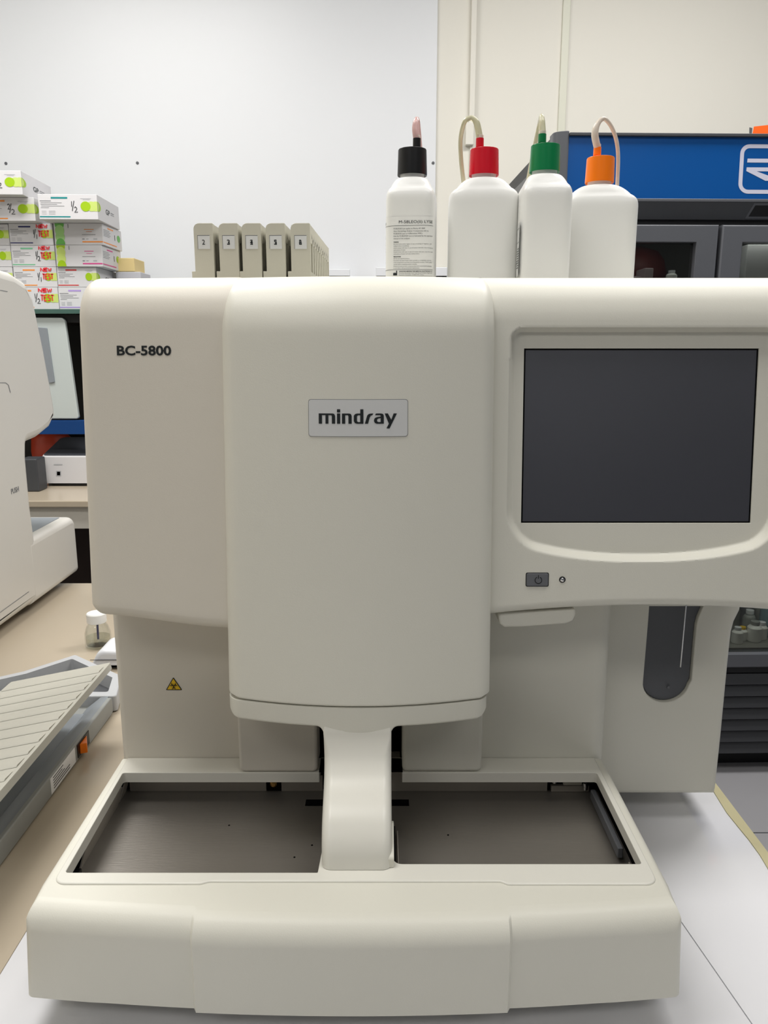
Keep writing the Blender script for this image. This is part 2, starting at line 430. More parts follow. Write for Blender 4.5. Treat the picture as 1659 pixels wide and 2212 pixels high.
# ------------------------------------------------------------------ the analyser
AN = thing('blood_analyzer', 'large cream benchtop blood analyser with dark touchscreen and open steel sample tray', 'analyzer', (.05, .85, CT))
def yC(x, z): return .783+.11*z + .023*((x+.026)/.14)**2
def yS(x, z): return .832+.096*z - .017*min(1, max(0, (x+.322)/.16))**1.3
def yR(x, z): return .822+.11*z
def sm(t): t = max(0, min(1, t)); return t*t*(3-2*t)
def stations(a, b, r0, r1, n, extra=(), ns=9):
    xs = [a + r0*(1-math.cos(PI/2*k/ns)) for k in range(ns)] + [b - r1*(1-math.cos(PI/2*k/ns)) for k in range(ns)]
    lo, hi = a+r0, b-r1
    xs += [lo+(hi-lo)*k/n for k in range(n+1)] + list(extra)
    xs = sorted(xs); out = [xs[0]]
    for x in xs[1:]:
        if x-out[-1] > 1e-6: out.append(x)
    return out
def sweep_cover(name, X0, X1, r0, r1, prof, parent, material, front, nx=24, extra=(), recess=None, zshift=None, rbm=.0025, rt_f=.02, ztm=1.0):
    """prof: closed list of (d, z, ny, nz): d = distance behind the front surface 'front(x,z)', (ny,nz) outward normal.
    swept along x with round ends"""
    xs = stations(X0, X1, r0, r1, nx, extra); rings = []
    for x in xs:
        i0 = 0.0
        if x < X0+r0: q = (X0+r0-x)/r0; i0 = r0*(1-math.sqrt(max(0, 1-q*q)))
        if x > X1-r1: q = (x-X1+r1)/r1; i0 = r1*(1-math.sqrt(max(0, 1-q*q)))
        ring = []
        for d, z, ny, nz in prof:
            rc = recess(x, z) if (recess and ny < -.9) else 0.0
            dd = d + (i0 if ((nz < 0 or (nz > 0 and ztm < .01)) and ny <= 0 and d < rt_f) else -ny*i0) + rc; zz = z - nz*(min(i0, rbm) if nz < 0 else min(i0, ztm))
            if zshift: zz += zshift(x, zz)
            ring.append((x, front(x, zz) + dd, zz))
        rings.append(ring)
    mb = MB().loft(rings)
    o = mb.build(name, material, parent); weld(o); return o
def yprof(zb, zt, rt, depth, rb=.01, zs=(), n=40, ntop=14):
    p = []   # from bottom back, round the front, to top back
    p.append((depth, zb, 0, -1))
    for k in range(7):
        a = PI/2*k/6; p.append((rb - rb*math.sin(a), zb+rb-rb*math.cos(a), -math.sin(a), -math.cos(a)))
    zz = sorted([zb+rb+(zt-rt-zb-rb)*k/n for k in range(1, n)] + list(zs))
    p += [(0, z, -1, 0) for z in zz]
    for k in range(ntop+1):
        a = PI/2*k/ntop; p.append((rt-rt*math.cos(a), zt-rt+rt*math.sin(a), -math.cos(a), math.sin(a)))
    for k in range(1, 4): p.append((rt+(depth-rt)*k/3, zt, 0, 1))
    return p
# side cover with the model lettering
sweep_cover('side_cover', -.322, -.15, .016, .004, yprof(-.300, .0705, .045, .40, rb=.014), AN, M['cream_warm'], yS, nx=20, rbm=.012,
            zshift=lambda x, z: (.010*(1-sm((x+.322)/.15)))*sm((-.2-z)/.1))
# screen cover with recessed bezel
SX0, SX1 = .1475, .3935
pT = (.822-0)/(ray(1300, 753)[1]-.11*ray(1300, 753)[2])*ray(1300, 753)[2]
pB = (.822-0)/(ray(1300, 1135)[1]-.11*ray(1300, 1135)[2])*ray(1300, 1135)[2]
def R_(px, py):
    d = ray(px, py); t = .822/(d[1]-.11*d[2]); return (d[0]*t, d[2]*t)
SX0 = R_(1133, 940)[0]; SX1 = R_(1641, 940)[0]
bz_l, bz_t = R_(1104, 940)[0], R_(1300, 712)[1]
bz_r = R_(1690, 940)[0]; bz_b = R_(1380, 1212)[1]; bz_bs = R_(1110, 1165)[1]
def bezel_sd(x, z):
    xc = (bz_l+bz_r)/2; hw = (bz_r-bz_l)/2; q = abs(x-xc)/hw
    zb = bz_b + (bz_bs-bz_b)*min(1.3, q)**2.2
    dx = hw-abs(x-xc); dt = bz_t-z; db = z-zb
    r = .022
    # rounded-corner distance to the nearest sides
    def corner(a, b, rr): return rr-math.hypot(rr-a, rr-b) if (a < rr and b < rr) else min(a, b)
    return min(corner(dx, dt, .012), corner(dx, db, .03))
def recess(x, z):
    s = bezel_sd(x, z); q = .0028 if z > bz_t-.03 else .0042; r = .0105*sm((s+q)/(2*q))
    if SX0 < x < SX1 and pB < z < pT: r += .0022
    return r
e = .0002
sweep_cover('screen_cover', .10, .446, .006, .02, yprof(-.283, .0705, .045, .40, rb=.009, n=190, zs=[pT-e, pT+e, pB-e, pB+e]), AN, M['cream'], yR, nx=190,
            extra=[SX0-e, SX0+e, SX1-e, SX1+e], recess=recess,
            zshift=lambda x, z: sm((-.2-z)/.08)*(.009*(1-((x-.29)/.17)**2)))
def TR(off): return lambda u, v: (u, yR(u, v)+off, v)
mb = MB()
scr = [(SX0+e, pB+e), (SX1-e, pB+e), (SX1-e, pT-e), (SX0+e, pT-e)]
T0 = lambda u, v, w: (u, yR(u, v)+.0121-w, v)
plate(mb, scr, [], T0, .0004, r=.0001); mb.build('touch_screen', M['screen'], AN, smooth=0)
mb = MB(); fr = lambda q: [(SX0+q, pB+q), (SX1-q, pB+q), (SX1-q, pT-q), (SX0+q, pT-q)]
plate(mb, fr(.0003), [fr(.0016)], lambda u, v, w: (u, yR(u, v)+.0117-w, v), .0004, r=0); mb.build('screen_gasket', M['void'], AN, smooth=0)
# button and indicator
bl, bt = R_(1137, 1238); br, bb = R_(1184, 1266)
mb = MB(); plate(mb, rrect(bl-.0006, bb-.0006, br+.0006, bt+.0006, .0018), [], lambda u, v, w: (u, yR(u, v)-.0003-w, v), .003, r=.0002); mb.build('button_surround', M['black'], AN)
mb = MB(); plate(mb, rrect(bl+.0002, bb+.0002, br-.0002, bt-.0002, .0014), [], lambda u, v, w: (u, yR(u, v)-.0012-w, v), .003, r=.0005); pb = mb.build('power_button', M['button'], AN)
mb = MB(); cxb, czb = (bl+br)/2+.001, (bb+bt)/2-.0003
Tb = lambda u, v: (u, yR(u, v)-.0014, v)
stroke(mb, arc(cxb, czb, .0036, 115, 425), .0006, Tb); stroke(mb, [(cxb, czb+.0015), (cxb, czb+.0055)], .0006, Tb)
mb.build('power_symbol', M['void'], pb, smooth=0)
ix, iz = R_(1214.5, 1252)
mb = MB(); mb.lathe([(.0034, -.002), (.0034, .0006), (.0028, .0008), (.0026, .0002)], n=24)
mb.xform(lambda x, y, z: (ix+x, yR(ix, iz)-z, iz+y)).build('indicator_ring', M['black'], AN)
mb = MB(); mb.lathe([(.0024, -.001), (.0022, .0008), (.0012, .0014), (.0003, .0016)], n=20)
mb.xform(lambda x, y, z: (ix+x, yR(ix, iz)-z, iz+y)).build('indicator_lamp', M['chrome'], AN)
# tab under the screen cover
mb = MB(); A = [onY(px, py, .80) for px, py in [(1076, 1325), (1079, 1348), (1090, 1356), (1130, 1355), (1222, 1348), (1238, 1342), (1244, 1330), (1244, 1315)]]
A = [(a[0], a[2]) for a in A]
plate(mb, rounded(A, .003), [], lambda u, v, w: (u, .80-w, v), .05, r=.003); mb.build('finger_tab', M['cream'], AN)
# centre door cover
CX0, CX1 = -.167, .1135
sweep_cover('door_cover', CX0, CX1, .016, .014, yprof(-.366, .0700, .058, .40, rb=.003), AN, M['cream'], yC, nx=48)
# collar below the door cover; its lower edge runs into the arm in two fillets
AXL, AXR = -.0637, .0077
def collar_z(x, z):
    low = sm((-.374-z)/.012); R = .0075
    up = .0045*(1-sm(min(x-CX0-.0005, CX1-.003-x)/.007))
    d = max(AXL-x, x-AXR, 0)
    dn = 0 if d >= R else R-math.sqrt(max(0, R*R-(R-d)**2))
    return low*(up-dn)
CO = sweep_cover('collar', CX0+.0005, CX1-.003, .014, .014, yprof(-.3895, -.3672, .001, .12, rb=.003, n=8, ntop=3), AN, M['cream'], lambda x, z: yC(x, -.366)+.0008, nx=40, ztm=.0005,
                 extra=[-.0605-.0085+.0012*k for k in range(8)] + [.0045+.0012*k for k in range(10)] + [CX0+.0005+.0012*k for k in range(6)] + [CX1-.003-.0012*k for k in range(6)],
                 zshift=lambda x, z: collar_z(x, z))
mb = MB().box(CX0+.004, CX1-.006, .79, .86, -.368, -.365); mb.build('collar_gap', M['void'], AN)
# arm coming down onto the deck
prof = [(.7460, -.385), (.7439, -.393), (.7435, -.3965), (.7431, -.3985), (.7425, -.402), (.7405, -.409), (.7375, -.418), (.7325, -.426), (.7255, -.433), (.717, -.4385), (.707, -.443), (.697, -.447), (.687, -.452), (.678, -.4585), (.671, -.466), (.6655, -.474), (.662, -.483), (.660, -.4945)]
rings = []
for i, (Y, z) in enumerate(prof):
    a = prof[max(0, i-1)]; b = prof[min(len(prof)-1, i+1)]
    tx, tz = b[0]-a[0], b[1]-a[1]; l = math.hypot(tx, tz); n = (tz/l, -tx/l)  # outward (towards viewer / up)
    if n[0] > 0: n = (-n[0], -n[1])
    s = i/(len(prof)-1)
    xl = -.0637 + .0032*s; xr = .0077
    fl = 0
    xl -= fl; xr += fl
    r = .002+.0075*sm((-.396-z)/.03); ring = []
    for k in range(7):
        an = PI/2*k/6; ring.append((xl+r-r*math.cos(an), r-r*math.sin(an)))
    for k in range(7):
        an = PI/2*k/6; ring.append((xr-r+r*math.sin(an), r-r*math.cos(an)))
    pts = [(x, Y - n[0]*d, z - n[1]*d) for x, d in ring]
    pts += [(xr, max(Y+.02, .765 if z > -.42 else Y+.02), z - (.0 if z > -.42 else .012)), (xl, max(Y+.02, .765 if z > -.42 else Y+.02), z - (.0 if z > -.42 else .012))]
    pts = [(x, y, max(zz, -.4945)) for x, y, zz in pts]
    rings.append(pts)
o = MB().loft(rings).build('arm', M['cream_arm'], AN); weld(o)
# arm foot shoe on the right of the arm
mb = MB(); plate(mb, rounded([(.6635, -.4945), (.6635, -.484), (.70, -.47), (.715, -.478), (.715, -.4945)], [0, .004, .01, .006, 0]), [], lambda u, v, w: (.0098+w, u, v), .010, r=.001); mb.build('arm_shoe', M['cream'], AN)
# the two boxes under the collar
for (a, b, la) in [(-.171, -.0785, 0), (.0215, .1155, 1)]:
    mb = MB(); plate(mb, rrect(a, -.4945, b, -.36, .006), [], lambda u, v, w: (u, .835-w, v), .036, r=.0045 if la else .0035)
    mb.build('guard_box', M['cream'] if la else M['cream_warm'], AN)
# lower body panels (behind) and cavity between them
LB = -.585
def lower(x0_, x1_, name, m, rl, rr_):
    mb = MB(); out = [(x0_, .87), (x1_, .87), (x1_, 1.22), (x0_, 1.22)]
    rings = []
    o_ = rounded(out, [rl, rr_, .004, .004], 8)
    for z, d in [(LB, .004), (LB+.002, .001), (LB+.004, 0), (-.27, 0)]:
        rings.append([(u, v, z) for u, v in inset(ccw(o_), d)])
    return mb.loft(rings).build(name, m, AN)
lower(-.3215, -.085, 'lower_panel', M['cream_warm'], .008, .002)
lower(.029, .272, 'lower_panel', M['cream'], .002, .02)
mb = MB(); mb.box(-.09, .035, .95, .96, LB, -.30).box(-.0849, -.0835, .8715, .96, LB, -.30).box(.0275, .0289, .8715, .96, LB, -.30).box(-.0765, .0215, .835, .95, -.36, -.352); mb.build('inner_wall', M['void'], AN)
MB().box(-.0715, -.068, .86, .90, -.45, -.415).build('inner_bracket', M['rack'], AN, bevel=.001)
MB().box(.008, .020, .868, .885, -.53, -.495).build('inner_bracket', M['steel_dark'], AN, bevel=.001)
mb = MB().lathe([(.003, 0), (.003, .003), (.001, .0035)], n=10); mb.xform(lambda x, y, z: (.0135+x, .868-z, -.507+y)).build('screw', M['chrome'], AN)
MB().box(-.3, .26, 1.0, 1.2, LB, -.2).build('core', M['cream'], AN)
# biohazard sign on the side lower panel
def TP(px, py, off=.0008): p = onY(px, py, .87-off); return p
bz0 = TP(375, 1478); sc_ = (TP(385, 1478)[0]-bz0[0])/10
Tz = lambda q: (lambda u, v: (bz0[0]+u*sc_, .87-q, bz0[2]+v*sc_))
mb = MB(); plate(mb, rounded([(-17.8, -14), (17.8, -14), (0, 16)], 1.3), [], lambda u, v, w: (bz0[0]+u*sc_, .87-.0006-w, bz0[2]+v*sc_), .0005, r=0)
bs = mb.build('warning_sign', M['black'], AN, smooth=0)
mb = MB(); mb.poly([Tz(.0007)(u, v) for u, v in [(-14.6, -12.1), (14.6, -12.1), (0, 12.6)]], 0)
T = Tz(.0009); cy = -4.0
for a in (90, 210, 330):
    c = (4.6*math.cos(math.radians(a)), cy+4.6*math.sin(math.radians(a)))
    stroke(mb, arc(c[0], c[1], 4.6, a+125 if False else a-128, a+128) if False else arc(c[0], c[1], 4.4, a-125+0, a+125+0), .01, T, 1) if False else None
    stroke(mb, arc(c[0], c[1], 4.3, a+55, a+305), 1.5, T, 1)
stroke(mb, arc(0, cy, 4.2, 0, 360, 24), .9, T, 1)
disc(mb, 0, cy, 1.6, 1.6, T, 1)
mb.build('warning_symbol', [M['yellow'], M['ink']], bs, smooth=0)
# leg with the probe slot
YL = .93
def L_(px, py): p = onY(px, py, YL); return (p[0], p[2])
leg = [(.24, L_(1400, 1716)[1]), L_(1545, 1716), L_(1548, 1700), L_(1560, 1585), L_(1571, 1470), L_(1578, 1400), L_(1582, 1366), L_(1588, 1344), L_(1600, 1320), (L_(1600, 1320)[0]+.004, -.27), (.24, -.27)]
sl = [L_(1403, 1310), L_(1401, 1340), L_(1396, 1400), L_(1390, 1470)]
cc_ = L_(1439.5, 1473); cl = (cc_[0]-L_(1389.5, 1473)[0]); 
low = [(cc_[0]+cl*math.cos(a), cc_[1]+cl*.96*math.sin(a)) for a in [PI+PI*k/20 for k in range(1, 20)]]
sr = [L_(1494, 1470), L_(1500, 1400), L_(1505, 1350), L_(1509, 1334), L_(1520, 1310)]
slot = sl+low+sr
top_z = -.272
slot = [(u, min(v, top_z-.002)) for u, v in slot]
mb = MB(); plate(mb, leg, [slot], lambda u, v, w: (u, YL-w, v), .30, r=.006, rh=.0015, hole_thick=.02, back=True)
mb.build('sampling_leg', M['cream'], AN)
mb = MB(); plate(mb, inset(ccw(slot), .0006), [], lambda u, v, w: (u, YL+.006-w, v), .004, r=.001); mb.build('slot_panel', M['dkgrey'], AN)
mb = MB(); a = onY(1483, 1300, .915); b = onY(1470, 1441, .915); mb.tube([a, b], .0009, 8); mb.build('sample_probe', M['chrome'], AN)
mb = MB(); c = onY(1444, 1484, YL+.004); mb.lathe([(.0022, 0), (.002, .0012), (.0006, .0018)], n=12).xform(lambda x, y, z: (c[0]+x, c[1]-z, c[2]+y)).build('rivet', M['button'], AN)

# sample tray base ---------------------------------------------------------
ZD = -.495
def fy(x):  # front outline of the base housing
    q = (x+.028)/.297
    y = .589+.017*q*q
    return y
out = []
def fr_pt(x, d=0): out.append((x, fy(x)-d))
for k in range(11): fr_pt(-.3235+.0+(.3235-.1715)*k/10)
for k in range(15): fr_pt(-.1688+(.1688+.1108)*k/14, .0046)
for k in range(11): fr_pt(.1135+(.269-.1135)*k/10)
outl = out + [(.2688, .645), (.268, .87), (-.3215, .87), (-.3233, .645)]
hole = [(-.306, .657), (-.0637, .657), (-.0600, .735), (.0095, .735), (.0095, .6697), (.2515, .6697), (.2518, .835), (.0215, .835), (.0215, .872), (-.0765, .872), (-.0765, .835), (-.309, .835)]
N = len(outl)
outl = rounded(outl, [.011 if i in (0,) else (.011 if i == N-5 else 0) for i in range(N)], 8)
def ibase(o_, c_): return [(max(-.3235+.006*c_, min(.269-.006*c_, u)), max(v, fy(u)-(.0046 if -.17 < u < .112 else 0)+.021*c_)) for u, v in o_]
def rbase(u, v): return .006 + .015*sm((.630-v)/.012)
big = [(-.3105, .652), (-.045, .652), (-.045, .6), (-.0, .6), (0, .652), (.256, .652), (.256, .869), (-.3135, .869)]
big = [(-.3105, .652), (.256, .652), (.256, .862), (-.3135, .862)]
mb = MB(); plate(mb, outl, [big], lambda u, v, w: (u + (.006*(w/.09) if u < -.25 else (-.005*(w/.09) if u > .2 else 0)), v, ZD-.0018+w), .0895, r=rbase, rh=0, hole_thick=.012, back=True, seg=8, insetf=ibase)
mb.build('base_housing', M['cream'], AN)
def fd(x): return .6435 if -.168 < x < .112 else .6415
deck = [(-.3125, .6415), (-.1725, .6415), (-.1655, .6445), (.1105, .6445), (.1165, .6405), (.2585, .6405), (.2585, .8695), (-.3145, .8695)]
deck = rounded(deck, [.012, .006, .006, .006, .006, .012, 0, 0], 5)
hl = rounded(hole, [.003, .001, .012, .006, .008, .003, .003, .001, 0, 0, .001, .003], 4)
hl = [(u, min(v, .8685)) for u, v in hl]
mb = MB(); plate(mb, deck, [hl], lambda u, v, w: (u, v, ZD+w), .0125, r=.0016, rh=.0007, back=False, seg=3)
mb.build('deck_panel', M['cream_arm'], AN)
# steel well
ZF = -.536
mb = MB().box(-.3195, .2625, .62, .866, ZF-.002, ZF); fl = mb.build('tray_floor', M['steel'], AN, smooth=0)
mb = MB().box(-.3205, -.3195, .62, .868, ZF, ZD-.014).box(.262, .263, .62, .868, ZF, ZD-.014).box(-.320, .2625, .866, .868, ZF, ZD-.014)
mb.build('well_wall', M['void'], AN, smooth=0)
yb = .8625
def X8(px): return onY(px, 1700, yb)[0]
def flange(pts, y0_, y1_, name='rail'): 
    mb = MB().prism([(u, y0_, v) for u, v in pts], [(u, y1_, v) for u, v in pts]); return mb.build(name, M['steel_dark'], AN)
zt = ZF+.026
flange(rounded([(-.312, ZF), (X8(575), ZF), (X8(575), zt-.003), (X8(570), zt), (-.312, zt)], .001), yb, yb+.0012)
flange([(X8(608), ZF), (X8(697), ZF), (X8(697), zt-.005), (X8(664), zt-.005), (X8(664), zt-.001), (X8(608), zt-.001)], yb, yb+.0012)
flange([(X8(845), ZF), (X8(1182), ZF), (X8(1182), zt-.004), (X8(1178), zt), (X8(845), zt)], yb, yb+.0012)
# left side rails
def srail(X, ya, yb_, z1, name='rail', lean=.003):
    pts = rounded([(ya, ZF), (yb_, ZF), (yb_+.0, z1), (ya+.004, z1)], [0, 0, .003, .006])
    mb = MB().prism([(X-lean*(v-ZF)/.03, u, v) for u, v in pts], [(X-.0015-lean*(v-ZF)/.03, u, v) for u, v in pts]); return mb.build(name, M['steel_dark'], AN)
srail(-.3165, .712, .832, ZF+.0255, lean=-.0085); srail(-.3165, .838, .862, ZF+.0262, lean=-.0085)
MB().box(.2462, .2522, .726, .837, ZF+.006, ZF+.018).build('guide_bar', M['dkgrey'], AN, bevel=.0012)
MB().box(.2535, .2545, .63, .712, ZF, ZF+.012).build('rail', M['steel_dark'], AN)
MB().box(-.317, -.3085, .671, .700, ZF, ZF+.014).build('latch', M['black'], AN, bevel=.001)
# black slots in the floor, sensors, screws, pins
for a, b in [(659, 700), (843, 883)]:
    p, q = onZ(a, 1741, ZF), onZ(b, 1728, ZF)
    MB().box(p[0], q[0], p[1], q[1], ZF, ZF+.0006).build('floor_slot', M['void'], AN, smooth=0)
p, q = onZ(846, 1865, ZF), onZ(853, 1752, ZF)
MB().box(.0105, .0125, .66, .79, ZF, ZF+.0008).build('floor_slot', M['void'], AN, smooth=0)
MB().box(.0145, .0155, .66, .775, ZF, ZF+.005).build('rail', M['steel_dark'], AN)
MB().box(X8(577), X8(606), yb-.001, yb+.004, ZF+.001, zt+.004).build('sensor_mount', M['void'], AN)
cpx = X8(592); mb = MB().lathe([(.0042, -.001), (.0042, .004), (.0024, .0055), (.0008, .0056)], n=16)
mb.xform(lambda x, y, z: (cpx+x, yb-.001-z, ZF+.012+y)).build('sensor', M['brass'], AN)
MB().box(X8(1215), X8(1255), yb-.004, yb+.002, ZF+.010, ZF+.020).build('bracket', M['rack'], AN, bevel=.0008)
MB().box(X8(1190), X8(1272), yb-.002, yb+.003, ZF+.0, ZF+.008).build('bracket', M['steel_dark'], AN, bevel=.0008)
for a, zz, r in [(1194, .021, .0028), (1261, .012, .0034)]:
    c = X8(a); MB().lathe([(r, 0), (r, .006), (r*.8, .0085), (r*.3, .009)], (c, yb-.006, ZF+zz-.006), n=14).build('pin', M['chrome'], AN)
for (px, py) in [(495, 1783), (968, 1804), (674, 1826), (636, 1852)]:
    p = onZ(px, py, ZF); MB().lathe([(.0011, 0), (.0011, .0004)], p, n=8).build('floor_speck', M['void'], AN, smooth=0)
# feet
for (fx, fy_) in [(-.27, .66), (.21, .66), (-.27, 1.12), (.38, 1.18), (-.27, .9), (.30, 1.16)]:
    MB().lathe([(.014, CT), (.016, CT+.008), (.016, LB+.001)], (fx, fy_, 0), n=20).build('foot', M['black'], AN)
# lettering and logo plate
mb = MB(); a = onY(253, 768, .836); b = onY(369, 746, .836)
def side_pt(px, py):
    x, y, z = 0, .83, 0
    for _ in range(4):
        x, y_, z = onY(px, py, y); y = yS(x, z)
    return x, z
a = side_pt(253, 768); b = side_pt(369.5, 746.5)
text(mb, 'BC-5800', a[0], a[1], b[0], b[1], lambda u, v: (u, yS(u, v)-.0004, v), bold=.028)
mb.build('lettering', M['ink'], AN, smooth=0)
def door_pt(px, py):
    y = .78
    for _ in range(4): x, y_, z = onY(px, py, y); y = yC(x, z)
    return x, z
a = door_pt(667.5, 942); b = door_pt(880.5, 863)
mb = MB(); TPn = lambda u, v, w: (u, yC(u, v)+.0004-w, v)
def subdiv(poly, n=12):
    o_ = []
    for i in range(len(poly)):
        p, q = poly[i], poly[(i+1) % len(poly)]; L = math.hypot(q[0]-p[0], q[1]-p[1]); k_ = max(1, int(L/.004))
        o_ += [(p[0]+(q[0]-p[0])*k/k_, p[1]+(q[1]-p[1])*k/k_) for k in range(k_)]
    return o_
def strip_plate(x0_, z0_, x1_, z1_, r, off, thick, mtl, name, parent, n=40):
    """thin rounded plate following the bowed door surface"""
    mb = MB(); xs = [x0_+(x1_-x0_)*(.5-.5*math.cos(PI*k/n)) for k in range(n+1)]
    def hz(x):
        d = min(x-x0_, x1_-x); return 0 if d >= r else r-math.sqrt(max(0, r*r-(r-d)**2))
    top = [(x, z1_-hz(x)) for x in xs]; bot = [(x, z0_+hz(x)) for x in xs]
    f = lambda p, o2: (p[0], yC(*p)+o2, p[1])
    rings = [[f(bot[k], off+thick), f(bot[k], off), f(top[k], off), f(top[k], off+thick)] for k in range(n+1)]
    mb.loft(rings); return mb.build(name, mtl, parent)
strip_plate(a[0]-.0004, a[1]-.0004, b[0]+.0004, b[1]+.0004, .0028, -.00015, .001, M['dkgrey'], 'plate_shadow_gap', AN)
LP = strip_plate(a[0], a[1], b[0], b[1], .0026, -.0006, .001, M['plate'], 'logo_plate', AN)
sx = (b[0]-a[0])/(1531-180); sz = (b[1]-a[1])/(650-147)
TL = lambda u, v: (a[0]+(u-180)*sx, yC(a[0]+(u-180)*sx, 0*sz + a[1]+(650-v)*sz)-.0009, a[1]+(650-v)*sz)
mb = MB()
def rc(x0_, y0_, x1_, y1_): mb.poly([TL(x0_, y1_), TL(x1_, y1_), TL(x1_, y0_), TL(x0_, y0_)])
for r_ in [(318,335,362,475),(410,352,450,475),(498,366,542,475),(568,335,612,475),(568,277,612,320),(636,335,680,475),(724,366,768,475),(885,277,928,475)]: rc(*r_)
for P in [[(318,335),(510,335),(530,342),(542,366),(498,372),(490,358),(362,358)],
          [(636,335),(735,335),(757,342),(768,366),(724,372),(716,358),(680,358)],
          [(885,335),(840,335),(815,342),(797,365),(797,440),(812,465),(840,475),(885,475),(885,452),(855,452),(840,440),(840,372),(855,358),(885,358)],
          [(948,475),(990,475),(1015,388),(1030,362),(1050,358),(1065,335),(1030,335),(1000,342),(980,362),(968,400)],
          [(1085,358),(1100,335),(1170,335),(1195,342),(1206,362),(1206,475),(1163,475),(1163,365),(1155,358)],
          [(1163,378),(1115,384),(1090,393),(1075,411),(1072,440),(1085,465),(1110,475),(1163,475),(1163,452),(1130,452),(1115,440),(1114,420),(1127,405),(1163,398)],
          [(1218,335),(1262,335),(1308,420),(1340,335),(1385,335),(1285,540),(1242,540),(1275,475)]]:
    mb.poly([TL(*p) for p in P])
mb.build('lettering', M['ink'], LP, smooth=0)

# ------------------------------------------------------------------ tube racks on top of the analyser
ZT = .0708
def make_rack():
    r = thing('tube_rack', None, 'rack', (0, 0, 0), group='sample tube racks on top of the analyser')
    W, D, Ht = .0226, .235, .067
    mb = MB()
    prof = rounded([(0, .0135), (0, Ht), (W, Ht), (W, 0), (-.0042, 0), (-.0042, .0135)], [0, .0065, .0012, 0, .0006, .0005], 6)
    # front block
    plate(mb, prof, [], lambda u, v, w: (u, -w, v), .0075, r=.0006)
    # back block
    plate(mb, prof, [], lambda u, v, w: (u, D-.0075-w, v), .0075, r=.0006)
    # base and roof rails, divider ribs between the ten tube slots
    mb.box(-.0042, W, .007, D-.007, 0, .0135)
    mb.box(0, W, .007, D-.007, Ht-.021, Ht-.0012)
    mb.box(0, .0015, .007, D-.007, .013, Ht-.012).box(.0015, .003, .007, D-.007, .013, Ht-.012)
    n = 10; st = (D-.015)/n
    for k in range(1, n): mb.box(.0, W, .0075+st*k-.0058, .0075+st*k+.0058, .013, Ht-.015)
    mb.build('rack_body', M['rack'], r, local=True)
    mb = MB()
    for k in range(n):
        y = .0075+st*(k+.5)
        mb.add([(W+.0002, y-.0016, Ht-.0155), (W+.0002, y+.0016, Ht-.0155), (W+.0002, y, Ht-.0095)], [(0, 1, 2)])
    mb.build('slot_marks', M['dkgrey'], r, local=True, smooth=0)
    mb = MB(); mb.box(.0043, .0185, -.0002, .001, .0385, .0535); mb.build('number_recess', M['dkgrey'], r, local=True, smooth=0)
    mb = MB(); mb.box(.0048, .0187, -.0005, .0005, .0383, .0529); mb.build('number_label', M['plate'], r, local=True, smooth=0)
    return r
rk = make_rack()
for i, (px, num) in enumerate([(417, '2'), (471, '3'), (521, '4'), (573, '5'), (627, '6')]):
    o = rk if i == 0 else copy_tree(rk)
    x = (px-829.5)/FPX*.90
    o.location = (x, .95, ZT+H); o.rotation_euler = (0, 0, math.radians(-1.4))
    o['label'] = 'grey beige tube rack with end label ' + {'2': 'number 2, leftmost in the row', '3': 'number 3, second from the left', '4': 'number 4, middle of the row', '5': 'number 5, second from the right', '6': 'number 6, rightmost, showing its slotted side'}[num]
    lab = [c for c in o.children if c.name.startswith('number_label')][0]
    mb = MB(); text(mb, num, .0097, .0430, .0130, .0486, lambda u, v: (u, -.0007, v), bold=.008)
    mb.build('numeral', M['ink'], lab, local=True, smooth=0)

